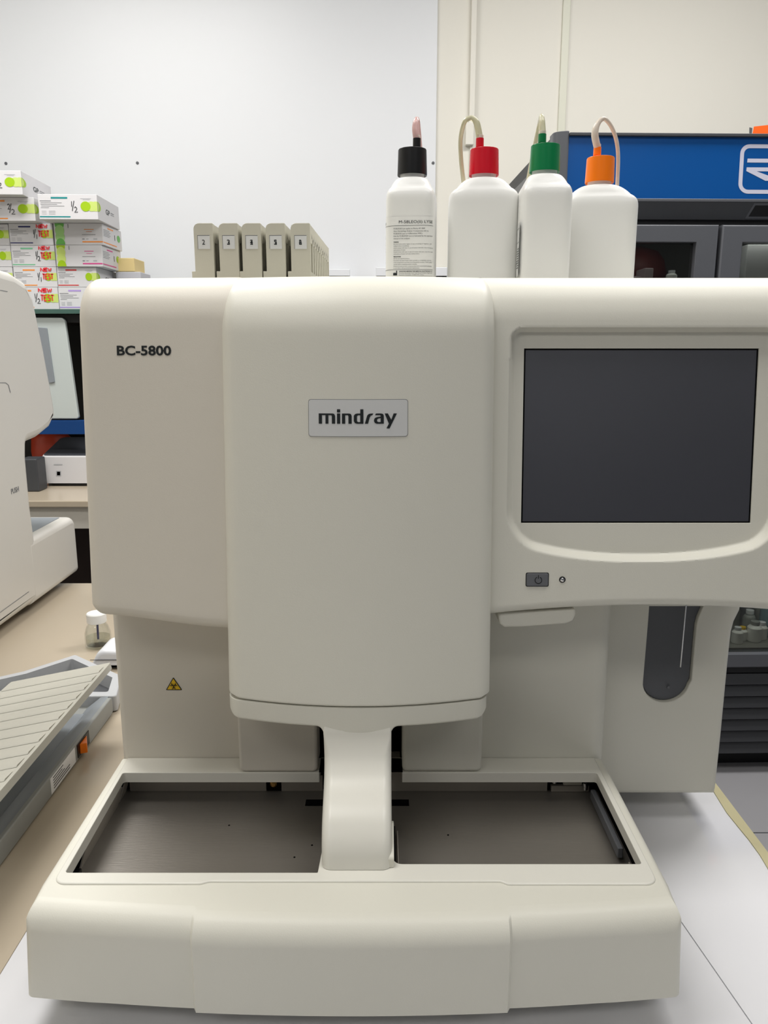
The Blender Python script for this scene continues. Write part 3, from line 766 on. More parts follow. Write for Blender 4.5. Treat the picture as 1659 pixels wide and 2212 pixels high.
# ------------------------------------------------------------------ reagent bottles
def superell(a, b, n, N=48):
    o_ = []
    for k in range(N):
        t = 2*PI*k/N; c, s = math.cos(t), math.sin(t)
        o_.append((a*math.copysign(abs(c)**(2/n), c), b*math.copysign(abs(s)**(2/n), s)))
    return o_
def bottle(label, X, Y, rz, capmat, tubes, lean=0, wid=.044, dep=.031, zsh=.203, noff=0.0):
    ang = rz
    t = thing('reagent_bottle', label, 'bottle', (X, Y, ZT), ang, 'reagent bottles on top of the analyser')
    hb = .184-ZT; mb = MB(); rings = []
    nr = .0152
    def ring(a, b, n, z): return [(x, y, z) for x, y in superell(a, b, n)]
    rings.append(ring(wid*.93, dep*.93, 5, 0)); rings.append(ring(wid*.99, dep*.99, 5, .003)); rings.append(ring(wid, dep, 5.2, .008))
    for k in range(1, 6): rings.append(ring(wid, dep, 5.2, .008+(hb-.012-.008)*k/5))
    for k, (da, z, q) in enumerate([(0, -.008, 0), (.0003, -.004, .01), (.0012, -.0005, .03), (.003, .0025, .06), (.0058, .0052, .10), (.0095, .0075, .16)]):
        rings.append(ring(wid-da, dep-.0012*k*k/6, 5.2-q*4, hb+z))
    ax, zx = wid-.0095, .0075
    for k in range(1, 9):
        q = k/8; e_ = q**1.6
        rings.append(ring(ax+(nr+.0015-ax)*q, (dep-.005)+(nr+.0015-dep+.005)*q**.95, 4.56+(2-4.56)*q, hb+zx+(.0205-zx)*(q if wid < 0 else math.sin(q*PI/2)**.9)))
    zn = hb+.0215; rings.append(ring(nr, nr, 2, zn)); rings.append(ring(nr, nr, 2, zn+.012))
    o = mb.loft(rings).build('bottle_body', M['white_plastic'], t, local=True, smooth=60)
    zc = zn+.0030
    mb = MB().lathe([(.0150, zc+.002), (.0185, zc), (.0187, zc+.0015), (.0178, zc+.030), (.0172, zc+.031), (.0060, zc+.0315)], n=40, cap0=True)
    mb.build('cap', capmat, t, local=True)
    zz = zc+.031; ox, oy = noff*math.cos(rz), -noff*math.sin(rz)
    mb = MB().lathe([(.0035, zz-.001), (.0035, zz+.003), (.0050, zz+.0032), (.0049, zz+.0130), (.0038, zz+.0135)], (ox, oy, 0), n=24); mb.build('nozzle', capmat, t, local=True)
    mb = MB().lathe([(.0044, zz+.0125), (.0044, zz+.0165), (.0036, zz+.017)], (ox, oy, 0), n=20); mb.build('collar_ring', M['tube_o'], t, local=True)
    return t, (ox, oy, zz+.016), o
def bez(pts, n=20):
    P = [Vector(p) for p in pts]; o_ = []
    P2 = [P[0]*2-P[1]] + P + [P[-1]*2-P[-2]]
    for i in range(1, len(P2)-2):
        for k in range(n):
            t = k/n; a, b, c, d = P2[i-1], P2[i], P2[i+1], P2[i+2]
            o_.append(.5*((2*b)+(-a+c)*t+(2*a-5*b+4*c-d)*t*t+(-a+3*b-3*c+d)*t**3))
    o_.append(P[-1]); return o_
YB = 1.05
def addtube(t, ztop, world_pts, r, m, name='tubing'):
    """world_pts (x,y,z rel) converted to the bottle frame"""
    R = Matrix.Rotation(-t.rotation_euler.z, 3, 'Z'); o3 = Vector((t.location.x, t.location.y, ZT))
    loc = [R @ (Vector(p)-o3) for p in world_pts]
    loc = [Vector((ztop[0], ztop[1], ztop[2]-.004))] + loc
    pts = bez(loc, 10); n = len(pts)
    rad = [r[0]+(r[1]-r[0])*sm((i/(n-1)-.15)/.35) for i in range(n)]
    MB().tube(pts, rad, 12).build(name, m, t, local=True)
def P(px, py, Y=YB): return onY(px, py, Y)
bk, zt1, bbody = bottle('white reagent bottle with a black cap and printed label, leftmost of the four', P(889.5, 500)[0], YB, math.radians(84), M['black'], None, wid=.040, dep=.031, noff=.0055)
addtube(bk, zt1, [P(898, 280, 1.05), P(899, 262, 1.053), P(901, 258, 1.062), P(903, 270, 1.075), P(908, 330, 1.085), P(910, 380, 1.09)], (.0046, .0030), M['tube_p'])
rd, zt2, _ = bottle('white reagent bottle with a red cap and looping clear tube', P(1042, 500)[0], YB+.0, math.radians(-4), M['red'], None, wid=.0440, noff=-.006)
addtube(rd, zt2, [P(1032, 275), P(1027, 261), P(1016, 255), P(1003, 265), P(995, 300, 1.07), P(996, 345, 1.08), P(1002, 400, 1.09)], (.0042, .0028), M['tube_y'])
gr, zt3, _ = bottle('white reagent bottle with a green cap, turned narrow side forward', P(1171, 500, 1.03)[0], 1.03, math.radians(87), M['green'], None, wid=.041, dep=.0318, noff=-.0045)
addtube(gr, zt3, [P(1171.5, 285, 1.03), P(1171, 260, 1.033), P(1169, 252, 1.042), P(1164, 275, 1.08), P(1152, 330, 1.09), P(1139, 400, 1.10)], (.0042, .0028), M['tube_y'])
og, zt4, _ = bottle('white reagent bottle with an orange cap, rightmost of the four', P(1289, 500, 1.095)[0], 1.095, math.radians(-6), M['orange'], None, wid=.049, dep=.031, noff=-.005)
addtube(og, zt4, [P(1285, 290, 1.09), P(1291, 268, 1.09), P(1306, 257, 1.092), P(1325, 283, 1.10), P(1335, 330, 1.11), P(1333, 410, 1.12)], (.0046, .0026), M['tube_o'])
# printed label of the black capped bottle, wrapped round the narrow side
LW = .031; LD = .040
def wrap(u, zz, off=.0004):
    """u: metres along the girth from the middle of the narrow side that faces the room; bottle frame (wide axis x)"""
    if not hasattr(wrap, 'tab'):
        pts = superell(LD+off, LW+off, 5.2, 720)
        # start at the middle of the narrow side that faces -x, go towards -y
        i0 = min(range(720), key=lambda i: (pts[i][0] > 0, abs(pts[i][1])))
        acc = [0]; seq = [pts[i0]]
        for k in range(1, 361): 
            seq.append(pts[(i0+k) % 720]); acc.append(acc[-1]+math.hypot(seq[-1][0]-seq[-2][0], seq[-1][1]-seq[-2][1]))
        acc2 = [0]; seq2 = [pts[i0]]
        for k in range(1, 361):
            seq2.append(pts[(i0-k) % 720]); acc2.append(acc2[-1]+math.hypot(seq2[-1][0]-seq2[-2][0], seq2[-1][1]-seq2[-2][1]))
        wrap.tab = (seq, acc, seq2, acc2)
    s1, a1, s2, a2 = wrap.tab
    s, a_ = (s1, a1) if u >= 0 else (s2, a2); q = abs(u)
    import bisect
    j = min(len(a_)-1, max(1, bisect.bisect_left(a_, q))); t_ = (q-a_[j-1])/max(1e-9, a_[j]-a_[j-1])
    return (s[j-1][0]+(s[j][0]-s[j-1][0])*t_, s[j-1][1]+(s[j][1]-s[j-1][1])*t_, zz)
lab = MB(); nu = 60; ua, ub = -.052, .0315; la_, lb_ = .0135, .0835
lab.loft([[wrap(ua+(ub-ua)*k/nu, la_), wrap(ua+(ub-ua)*k/nu, lb_)] for k in range(nu+1)], closed=False, cap0=False, cap1=False)
lo = lab.build('printed_label', M['white_plastic'], bk, local=True, smooth=60, wn=False)
prt = MB()
def TW(u, v):
    p = wrap(u, v); l = math.hypot(p[0], p[1]); return (p[0]+p[0]/l*.0004, p[1]+p[1]/l*.0004, v)
def wline(u0, u1, v, h): 
    n_ = 16; prt.loft([[TW(u0+(u1-u0)*k/n_, v), TW(u0+(u1-u0)*k/n_, v+h)] for k in range(n_+1)], closed=False, cap0=False, cap1=False)
text(prt, 'M-58LEO(II) LYSE', -.0130, .0745, .0295, .0788, TW, bold=.0)
wline(-.040, .031, .0725, .0004); wline(-.040, .031, .0205, .0004)
para = ['M-58LEO(II) Lyse applies to Mindray BC-5800', 'Auto Hematology Analyser. It cooperates with its', 'M-58LEO(I) Lyse to 4-differentiate WBCs.', 'Use the M-58LEO(II) Lyse as instructed by the operation', 'manual of the analyser.']
y = .0680
def pl(s, y, h, bold=.0, full=56.0, u0=-.0195, wtot=.050): text(prt, s, u0, y, u0+wtot*min(1, len(s)/full), y+h, TW, bold=bold)
for s in para: pl(s, y, .0021, .0); y -= .0029
y -= .0008
pl('WARNING:', y, .0016, .03, 62); y -= .0024
for s in ['Do not inhale and/or ingest. In case of inhaling or ingestion, seek', 'medical advice immediately.', 'Avoid contact with skin. In case of contact with skin, rinse immediately', 'with plenty of water.', 'Avoid contact with eyes. In case of contact with eyes, rinse thoroughly', 'with plenty of water and seek medical advice.']: pl(s, y, .0015, .0, 70); y -= .00235
y -= .0008
pl('PRECAUTIONS:', y, .0016, .03, 66); y -= .0024
for s in ['Do not use expired products.', 'If product has been frozen either partially or completely, warm to', 'room temperature and then mix it by gently inversion. Verify quality', 'results before analysing patient samples.', 'Dispose of waste product, unused product and contaminated packaging', 'in accordance with governmental requirements.']: pl(s, y, .0015, .0, 70); y -= .00225
text(prt, 'SHENZHEN MINDRAY BIO-MEDICAL ELECTRONICS CO.', -.0125, .0178, .0305, .0194, TW, bold=.02)
text(prt, 'Mindray Building, Keji 12th Road South, High-tech', -.0125, .0157, .0300, .0170, TW)
text(prt, 'Nanshan, Shenzhen, 518057 P.R. China', -.0125, .0137, .018, .0150, TW)
for q in ([(-.0200, .0140), (-.0150, .0140), (-.0150, .0196), (-.0162, .0196), (-.0162, .0165), (-.0175, .0178), (-.0175, .0165), (-.0188, .0178), (-.0188, .0165), (-.0200, .0172)],): prt.poly([TW(*p) for p in q])
text(prt, 'M-58LEO(II) LYSE', -.049, .0745, -.0325, .0775, TW, bold=.01)
for k, (v, s) in enumerate([(.062, 'Lot'), (.059, 'Exp. date'), (.054, 'Volume'), (.051, 'Store at'), (.047, '2-30 C'), (.043, 'Keep dry'), (.040, 'IVD'), (.030, 'REF'), (.018, 'EC REP'), (.0155, 'Made in')]):
    text(prt, s, -.047, v, -.047+.0013*len(s), v+.0015, TW)
prt.build('label_print', M['ink'], lo, local=True, smooth=0)
# small label on the side of the green capped bottle
mb = MB(); 
def TG(u, v): return (-.041+.0 + (u*0), u, v)
for k in range(1): pass
mb2 = MB()
Tg = lambda u, v: (u, .0322, v)   # left wide face (bottle frame turned 83 deg: +y faces left)
rect(mb2, -.036, .012, -.012, .075, Tg, 0)
rect(mb2, -.034, .068, -.014, .0685, lambda u, v: (u, .0324, v), 1); rect(mb2, -.034, .052, -.014, .0525, lambda u, v: (u, .0324, v), 1)
for k in range(9): rect(mb2, -.033, .044-.0028*k, -.033+random.uniform(.008, .018), .0452-.0028*k, lambda u, v: (u, .0324, v), 1)
mb2.build('side_label', [M['plate'], M['ink']], gr, local=True, smooth=0)

# ------------------------------------------------------------------ refrigerator
FY = 2.57
def F(px, py): p = onY(px, py, FY); return (p[0], p[2])
fx0 = F(1196, 290)[0]; fx1 = fx0+1.26; zt_ = F(1228, 288)[1]; FB = FL+.08
fr_ = thing('display_fridge', 'tall grey glass-door refrigerator with a blue header against the back wall', 'refrigerator', (fx0, FY, FL), math.radians(1.5))
fdep = .76
mb = MB(); mb.box(fx0, fx0+.035, FY+.03, FY+fdep, FB, zt_-.004); mb.box(fx1-.035, fx1, FY+.03, FY+fdep, FB, zt_)
mb.box(fx0, fx1, FY+.03, FY+fdep, zt_-.05, zt_-.004).box(fx0, fx1, FY+.03, FY+fdep, FB, FB+.3).box(fx0, fx1, FY+fdep-.04, FY+fdep, FB, zt_-.01)
mb.build('cabinet', M['fr_grey'], fr_, bevel=.003)
MB().box(fx0+.036, fx1-.036, FY+fdep-.05, FY+fdep-.041, FB+.3, zt_-.06).build('liner', M['fr_in'], fr_)
MB().box(fx0+.0355, fx0+.04, FY+.06, FY+fdep-.05, FB+.3, zt_-.3).build('liner', M['fr_in'], fr_)
px_ = F(1228, 290)[0]
mb = MB(); plate(mb, rounded([(fx0, FY+.05), (fx0, FY-.004), (px_, FY-.018), (px_, FY+.05)], [.0, .03, .006, 0], 6), [], lambda u, v, w: (u, v, zt_+.004+w), zt_-FB-.2, r=.002)
mb.build('corner_post', M['fr_grey'], fr_)
mb = MB(); plate(mb, rounded([(fx1, FY+.05), (fx1, FY-.004), (fx1-.05, FY-.018), (fx1-.05, FY+.05)], [.0, .03, .006, 0], 6), [], lambda u, v, w: (u, v, zt_+.004+w), zt_-FB-.2, r=.002)
mb.build('corner_post', M['fr_grey'], fr_)
z297, z430, z440, z470, z488 = (F(1400, y_)[1] for y_ in (296, 430, 437, 472, 487))
MB().box(px_, fx1-.05, FY-.02, FY+.03, z297, zt_-.001).build('top_trim', M['fr_dark'], fr_, bevel=.002)
MB().box(px_, fx1-.05, FY-.01, FY+.03, z430, z297).build('header_panel', M['blue'], fr_, smooth=0)
MB().box(px_, fx1-.05, FY-.02, FY+.03, z440, z430).build('trim_bar', M['fr_grey'], fr_, bevel=.002)
mb = MB(); q = [(FY-.018, z440), (FY+.01, z470), (FY+.04, z470), (FY+.04, z440)]
mb.prism([(px_, a_, b_) for a_, b_ in q], [(fx1-.05, a_, b_) for a_, b_ in q]); mb.build('control_panel', M['fr_dark'], fr_)
Td = lambda u, v, w: (u, FY-.018+.028*(z440-v)/(z440-z470)-.001-w, v)
dp = [F(1622, 467), F(1760, 467), F(1750, 440), F(1630, 440)]
dzt, dzb = z440-.003, z470+.003
d0, d1 = F(1628, 450)[0], F(1760, 450)[0]
mb = MB(); plate(mb, [(d0-.014, dzb), (d1, dzb), (d1, dzt), (d0, dzt)], [], Td, .002, r=0); mb.build('display_frame', M['fr_grey'], fr_)
mb = MB(); plate(mb, [(d0-.004, dzb+.006), (d1-.01, dzb+.006), (d1-.01, dzt-.006), (d0+.006, dzt-.006)], [], lambda u, v, w: tuple(Vector(Td(u, v, w))+Vector((0, -.001, 0))), .001, r=0); mb.build('display', M['black'], fr_, smooth=0)
MB().box(px_, fx1-.05, FY+.02, FY+.04, z488, z470).build('shadow_gap', M['fr_black'], fr_)
# logo on the header (as far as the photograph shows it)
lg = MB(); TLG = lambda u, v: (*((lambda p: (p[0], FY-.0105, p[2]))(onY(u, v, FY-.0105))),)
def rr_outline(l, t_, r_, b_, rad, wd, slant):
    pts = rounded([(l, t_), (r_, t_), (r_, b_), (l-slant, b_)], rad, 8)
    pts = pts+[pts[0]]
    stroke(lg, pts, wd, TLG)
rr_outline(1609, 313, 1830, 412, 17, 8.5, 6)
lg.poly([TLG(*p) for p in [(1620, 340), (1740, 340), (1740, 348.5), (1619, 348.5)]])
lg.poly([TLG(*p) for p in [(1618, 359), (1740, 359), (1740, 367.5), (1640, 367.5), (1672, 379), (1740, 379), (1740, 388), (1659, 388), (1617, 367)]])
lg.build('header_logo', M['logo_white'], fr_, smooth=0)
# doors
zd0 = F(1650, 1440)[1]
def fdoor(xa, xb):
    mb = MB(); fw = .068
    plate(mb, [(xa, zd0), (xb, zd0), (xb, z488), (xa, z488)], [[(xa+fw, zd0+.05), (xb-fw, zd0+.05), (xb-fw, z488-.052), (xa+fw, z488-.052)]], lambda u, v, w: (u, FY-.03-w, v), .045, r=.006, rh=.002)
    d_ = mb.build('door', M['fr_grey'], fr_)
    MB().box(xa+fw, xb-fw, FY-.006, FY-.003, zd0+.05, z488-.052).build('door_glass', M['glass'], d_, smooth=0)
    return d_
xs_ = F(1551.5, 500)[0]
fdoor(px_+.004, xs_-.005); fdoor(xs_+.005, fx1-.055)
MB().box(xs_-.006, xs_+.006, FY+.0, FY+.04, zd0, z488).build('shadow_gap', M['fr_black'], fr_)
# shelves
zs1 = F(1650, 1411)[1]
shz = [zs1, zs1+.36, zs1+.72, F(1500, 612)[1], ]
for z in shz: MB().box(fx0+.04, fx1-.04, FY+.03, FY+fdep-.06, z-.006, z).build('shelf', M['glass_jar'] if z != zs1 else M['fr_in'], fr_, smooth=0)
MB().box(px_, fx1-.05, FY-.012, FY+.03, zd0-.026, zd0-.002).build('shadow_gap', M['fr_black'], fr_)
gz0, gz1 = FB, zd0-.028
gm = MB().box(px_, fx1-.05, FY+.004, FY+.03, gz0, gz1).build('grille', M['fr_black'], fr_)
ns = 7; st = (gz1-gz0)/ns
for k in range(ns):
    a_, b_ = gz0+st*k+.003, gz0+st*(k+1)-.004
    q = [(FY-.018, a_), (FY-.008, b_), (FY+.004, b_), (FY+.004, a_)]
    MB().prism([(px_+.002, u, v) for u, v in q], [(fx1-.052, u, v) for u, v in q]).build('slat', M['fr_grille'], gm)
for fx_ in (fx0+.1, fx1-.1):
    for fy__ in (FY+.12, FY+fdep-.1): MB().lathe([(.025, FL), (.025, FB+.002)], (fx_, fy__, 0), n=14).build('foot', M['black'], fr_)
MB().box(fx0+.05, fx1-.05, FY+.06, FY+.08, FL, FB).build('base_strip', M['fr_black'], fr_)  # plain black strip closing the gap below the grille
lm = MB().box(fx0+.1, fx1-.1, FY+.05, FY+.075, z488-.012, z488-.004).build('added_lamp_bar', M['prn_white'], fr_)  # unseen lamp bar and two lights added to brighten the fridge contents
ld = bpy.data.lights.new('added_fridge_fill', 'AREA'); ld.shape = 'RECTANGLE'; ld.size = 1.0; ld.size_y = .02; ld.energy = .9; ld.color = (.95, 1, .98)
lo = bpy.data.objects.new('added_fridge_fill', ld); COL.objects.link(lo); lo.parent = lm; lo.location = ((fx0+fx1)/2-fx0, .0625, z488-.0125-FL); lo.rotation_euler = (math.radians(15), 0, 0)
ld = bpy.data.lights.new('added_fridge_fill', 'AREA'); ld.shape = 'RECTANGLE'; ld.size = 1.0; ld.size_y = .02; ld.energy = .9; ld.color = (.95, 1, .98)
lo = bpy.data.objects.new('added_fridge_fill', ld); COL.objects.link(lo); lo.parent = lm; lo.location = ((fx0+fx1)/2-fx0, .0625, zs1+.352-FL)
# contents on the upper shelf seen through the glass
zu = shz[3]
def inbox(name, xa, xb, ya, yb_, za, zb_, m, label, cat, group=None, bevel=.003):
    o_ = MB().box(xa, xb, ya, yb_, za, zb_).build(name, m, bevel=bevel); return tag(o_, label, cat, group)
mb = MB(); rings = []
c = F(1420, 560)[0]
for k, (s_, z) in enumerate([(.7, 0), (1, .02), (1.05, .06), (.98, .10), (.85, .13), (.5, .148)]):
    rings.append([(c+.13*s_*math.cos(a_)*(1+.08*math.sin(3*a_+k)), FY+.35+.14*s_*math.sin(a_)*(1+.06*math.cos(4*a_)), zu+z) for a_ in [2*PI*j/24 for j in range(24)]])
tag(mb.loft(rings).build('specimen_bag', M['darkred'], smooth=60), 'dark red bag on the top shelf inside the refrigerator', 'bag')
inbox('carton', F(1385, 590)[0]-.03, F(1408, 590)[0], FY+.10, FY+.19, zu, zu+.03, M['pinkish'], 'low pale pink carton behind the left refrigerator door', 'box')
inbox('carton', F(1412, 590)[0], F(1432, 590)[0], FY+.09, FY+.18, zu, zu+.055, M['pinkish'], 'upright pale pink carton behind the left refrigerator door', 'box')
def small_bottle(x, y, z, r, h, m, mc, label, group):
    t_ = thing('small_bottle', label, 'bottle', (x, y, z), 0, group)
    MB().lathe([(r*.9, 0), (r, r*.15), (r, h*.68), (r*.75, h*.78), (r*.5, h*.82), (r*.5, h*.86)], (x, y, z), n=16).build('bottle_body', m, t_)
    MB().lathe([(r*.6, h*.84), (r*.6, h), (r*.5, h*1.005)], (x, y, z), n=16).build('cap', mc, t_)
for k, (px, h, lb) in enumerate([(1480, .05, 'short white bottle behind the left refrigerator door near its right frame'), (1602, .06, 'pale bottle at the left end behind the right refrigerator door'), (1615, .05, 'short pale bottle second from the left behind the right refrigerator door')]):
    small_bottle(F(px, 590)[0], FY+.12, zu, .018, h, M['white_plastic'], M['prn_white'], lb, 'bottles on the top refrigerator shelf')
inbox('carton', F(1640, 590)[0], F(1700, 590)[0], FY+.10, FY+.20, zu, zu+.13, M['carton'], 'white carton behind the right refrigerator door at the photo edge', 'box')
tag(MB().box(F(1620, 590)[0], F(1640, 590)[0], FY+.20, FY+.205, zu, zu+.16).build('divider', M['fr_in'], bevel=.001), 'narrow pale panel standing behind the right refrigerator door', 'panel')
# bottles on the bottom shelf
lowb = [(1590, .10, .020, .06, 'white_plastic', 'prn_white', 'small white'), (1600, .13, .018, .05, 'white_plastic', 'yellow', 'small white bottle with a yellow lid,'), (1612, .20, .024, .09, 'prn_grey', 'prn_white', 'grey'),
        (1626, .12, .026, .075, 'white_plastic', 'prn_grey', 'round white'), (1640, .14, .022, .065, 'white_plastic', 'prn_white', 'squat white'), (1655, .18, .034, .16, 'teal', 'prn_white', 'large bluish'), (1606, .26, .024, .11, 'dkgrey', 'prn_grey', 'tall dark'), (1632, .28, .026, .12, 'prn_grey', 'black', 'tall grey')]
desc = ['small white bottle nearest the left post', 'small white bottle with a yellow lid', 'grey bottle behind the yellow-lidded one', 'round white bottle with a grey lid', 'squat white bottle', 'large bluish bottle at the photo edge', 'tall dark bottle at the back', 'tall grey bottle with a black lid at the back']
M['bluish'] = mat('bluish bottle plastic', (120, 148, 156), .4, var=.02)
for (px, dy, r, h, mm, mc, _), de in zip(lowb, desc):
    small_bottle(F(px, 1400)[0]*(FY+dy)/FY, FY+dy, zs1, r, h, M['bluish'] if mm == 'teal' else M[mm], M[mc], de+' on the bottom refrigerator shelf', 'bottles on the bottom refrigerator shelf')
# orange carton on top
ot = thing('orange_carton', 'orange carton with a dark side standing on top of the refrigerator', 'box', (F(1670, 290)[0], FY+.05, zt_))
a_, b_ = F(1635, 280)[0], F(1720, 280)[0]; zz1 = F(1650, 266)[1]
MB().prism([(a_, FY+.03, zt_), (b_, FY+.03, zt_), (b_, FY+.03, zz1+.01), (a_+.003, FY+.03, zz1-.002)], [(a_+.06, FY+.12, zt_), (b_, FY+.12, zt_), (b_, FY+.12, zz1+.01), (a_+.06, FY+.12, zz1-.002)]).build('carton', M['orange_sign'], ot)
MB().prism([(a_-.007, FY+.031, zt_), (a_-.0005, FY+.031, zt_), (a_-.0005, FY+.031, zz1-.006), (a_-.009, FY+.031, zz1-.004)], [(a_-.007, FY+.034, zt_), (a_-.0005, FY+.034, zt_), (a_-.0005, FY+.034, zz1-.006), (a_-.009, FY+.034, zz1-.004)]).build('side_flap', M['dkgrey'], ot)
mb = MB(); text(mb, 'V', F(1654, 285)[0], F(1654, 291)[1], F(1663, 285)[0], F(1654, 284)[1], lambda u, v: (u, FY+.0295, v), bold=.03); mb.build('lettering', M['ink'], ot, smooth=0)

# ------------------------------------------------------------------ far bench, left
ZB2 = -.56; YF2 = 2.8
t = thing('far_bench', 'beige bench along the back wall on the left', 'bench', (-1.9, 3.2, FL))
MB().box(x0+.02, -.30, YF2, YW-.03, ZB2-.025, ZB2).build('bench_top', M['top_beige'], t, bevel=.004)
MB().box(x0+.02, -.30, YF2+.02, YF2+.045, ZB2-.11, ZB2-.0255).build('apron', M['bench'], t, bevel=.002)
MB().box(x0+.02, -.32, YF2+.30, YF2+.33, FL, ZB2-.026).build('back_board', mat('dark brown board', (38, 24, 20), .7, var=.05), t)
for xx in (-2.7, -1.4, -.35): MB().box(xx, xx+.04, YF2+.03, YF2+.07, FL, ZB2-.11).build('leg', M['fr_dark'], t)
def B(px, py, Y): return onY(px, py, Y)
# white scanner/printer device on far bench
YD = 3.1
a_ = B(90, 1030, YD); b_ = B(185, 985, YD)
tp = thing('benchtop_device', 'small white rounded device with dark grey top on the far bench', 'device', (a_[0]+.1, YD+.1, ZB2))
dz = B(100, 985, YD)[2]
mb = MB(); plate(mb, rrect(a_[0], YD, a_[0]+.26, YD+.22, .03, 8), [], lambda u, v, w: (u, v, (dz+max(0, v-YD-.02)*.25)+w if w > -.02 else ZB2+.0126), dz-ZB2-.012, r=.006); mb.build('housing', M['carton'], tp)
mb = MB(); plate(mb, rrect(a_[0]+.01, YD+.01, a_[0]+.25, YD+.21, .03, 8), [], lambda u, v, w: (u, v, ZB2+.0125+w), .0125, r=.001); mb.build('base_plate', M['black'], tp)
mb = MB(); plate(mb, rrect(a_[0]+.006, YD+.006, a_[0]+.254, YD+.214, .026, 8), [], lambda u, v, w: (u, v, dz+max(0, v-YD-.02)*.25+.003+w), .003, r=.001); mb.build('top_panel', mat('smoked lid', (76, 78, 84), .25, var=.02), tp)
mb = MB(); Tq = lambda u, v: (onY(u, v, YD-.0006)[0], YD-.0006, onY(u, v, YD-.0006)[2])
rect(mb, 121, 1029, 132, 1017, Tq, 1); rect(mb, 123, 1027, 130, 1019, Tq, 0); rect(mb, 116, 1005, 135, 1002.5, Tq, 1); mb.build('front_print', [M['ink'], M['ink_light']], tp, smooth=0)
# red bag, dark box beside the device
mb = MB(); c = B(84, 990, 3.3); rings = []
for k, (s_, z) in enumerate([(.8, 0), (1, .03), (1.0, .10), (.9, .16), (.5, .20)]):
    rings.append([(c[0]+.09*s_*math.cos(q_)*(1+.1*math.sin(3*q_+k)), 3.45+.08*s_*math.sin(q_), ZB2+z) for q_ in [2*PI*j/24 for j in range(24)]])
tag(mb.loft(rings).build('red_bag', mat('translucent red bag', (190, 66, 40), .4, var=.25, vscale=9), smooth=60), 'orange red plastic bag behind the small white device', 'bag')
a_ = B(66, 1040, 3.0)
tag(MB().box(a_[0]-.03, B(88, 1040, 3.0)[0], 2.98, 3.06, ZB2, B(70, 990, 3.0)[2]).build('dark_box', M['fr_dark'], bevel=.006), 'dark grey box between the neighbouring machine and the white device', 'box')
# wall cabinet carrying the kit boxes
YK = 3.15
zk = B(100, 668, YK-.05)[2]
tk = thing('glass_cabinet', 'black framed glass cabinet under the kit boxes with a pale slanting door', 'cabinet', (B(60, 900, YK)[0], YK, ZB2))
xr = B(300, 680, YK)[0]; xl = x0+.35
MB().box(xl, xr, YK-.07, YW-.03, zk-.018, zk).build('glass_top', M['glass_green'], tk, bevel=.002)
MB().box(xl, xr, YK-.03, YW-.04, zk-.05, zk-.0185).build('top_frame', M['fr_black'], tk, bevel=.002)
MB().box(xl, xr, YK+.42, YW-.04, ZB2, zk-.05).build('back_panel', M['fr_black'], tk)
for xx in (xl, xr-.03): MB().box(xx, xx+.03, YK-.02, YK+.42, ZB2, zk-.05).build('side_panel', M['fr_black'], tk, bevel=.002)
# pale door leaning in front
p0, p1, p2, p3 = B(20, 684, YK-.05), B(139, 686, YK-.05), B(170, 905, YK-.05), B(20, 905, YK-.05)
mb = MB(); plate(mb, rounded([(p3[0]-.2, p3[2]), (p2[0], p2[2]), (p1[0], p1[2]), (p0[0]-.2, p0[2])], [.002, .01, .018, .002]), [], lambda u, v, w: (u, YK-.05-w, v), .016, r=.004)
dr = mb.build('door', mat('pale grey door', (196, 204, 202), .3, var=.03), tk)
hq = [B(x_, y_, YK-.055) for x_, y_ in [(70, 706), (101, 708), (118, 826), (106, 828)]]
mb = MB(); plate(mb, rounded([(q_[0], q_[2]) for q_ in hq], .004), [], lambda u, v, w: (u, YK-.056-w, v), .006, r=.002); mb.build('door_handle', M['neigh_grey'], dr)
pb0, pb1 = B(60, 938, YK-.05), B(200, 908, YK-.05)
MB().box(pb0[0], pb1[0]+.03, YK-.055, YK-.02, pb0[2], pb1[2]).build('blue_band', mat('deep blue band', (4, 60, 120), .35, var=.03), tk, bevel=.002)
for xx in (pb0[0], pb1[0]+.0): MB().box(xx, xx+.03, YK-.03, YK-.02, pb0[2], zk-.05).build('frame_bar', M['fr_black'], tk)

# ------------------------------------------------------------------ kit boxes
PR = ['ink', 'ink_grey', 'ink_light', 'lime', 'lime2', 'lime3', 'lime4', 'marker_red', 'teal', 'navy', 'mint', 'oprint', 'rprint', 'pprint', 'vprint', 'copper']
PRM = [M[k] for k in PR]; PI_ = {k: i for i, k in enumerate(PR)}
def digit_strokes(c):
    return {'1': [[(.5, 1), (.5, 0)]], '2': [[(.1, .8), (.4, 1), (.8, .8), (.7, .5), (.1, 0), (1, .05)]], '/': [[(.9, 1), (.1, 0)]],
            '3': [[(.1, .95), (.7, .9), (.4, .55), (.8, .3), (.1, 0)]],
            'N': [[(0, 0), (.05, 1), (.75, 0), (.9, 1)]], 'E': [[(.9, 1), (.1, .95), (.05, 0), (.9, .05)], [(.1, .5), (.8, .55)]],
            'W': [[(0, 1), (.25, 0), (.5, .7), (.75, 0), (1, 1)]], 'T': [[(0, 1), (1, .95)], [(.5, 1), (.45, 0)]],
            'S': [[(.9, .95), (.3, .95), (.15, .6), (.8, .4), (.7, .05), (.05, .05)]]}[c]
def scribble(mb, s, x, y, w_, h_, T, m, wd):
    for i, ch in enumerate(s):
        for st_ in digit_strokes(ch): stroke(mb, [(x+w_*(i+.9*a+random.uniform(-.05, .05)), y+h_*(b+random.uniform(-.04, .04))) for a, b in st_], wd, T, m, 6)
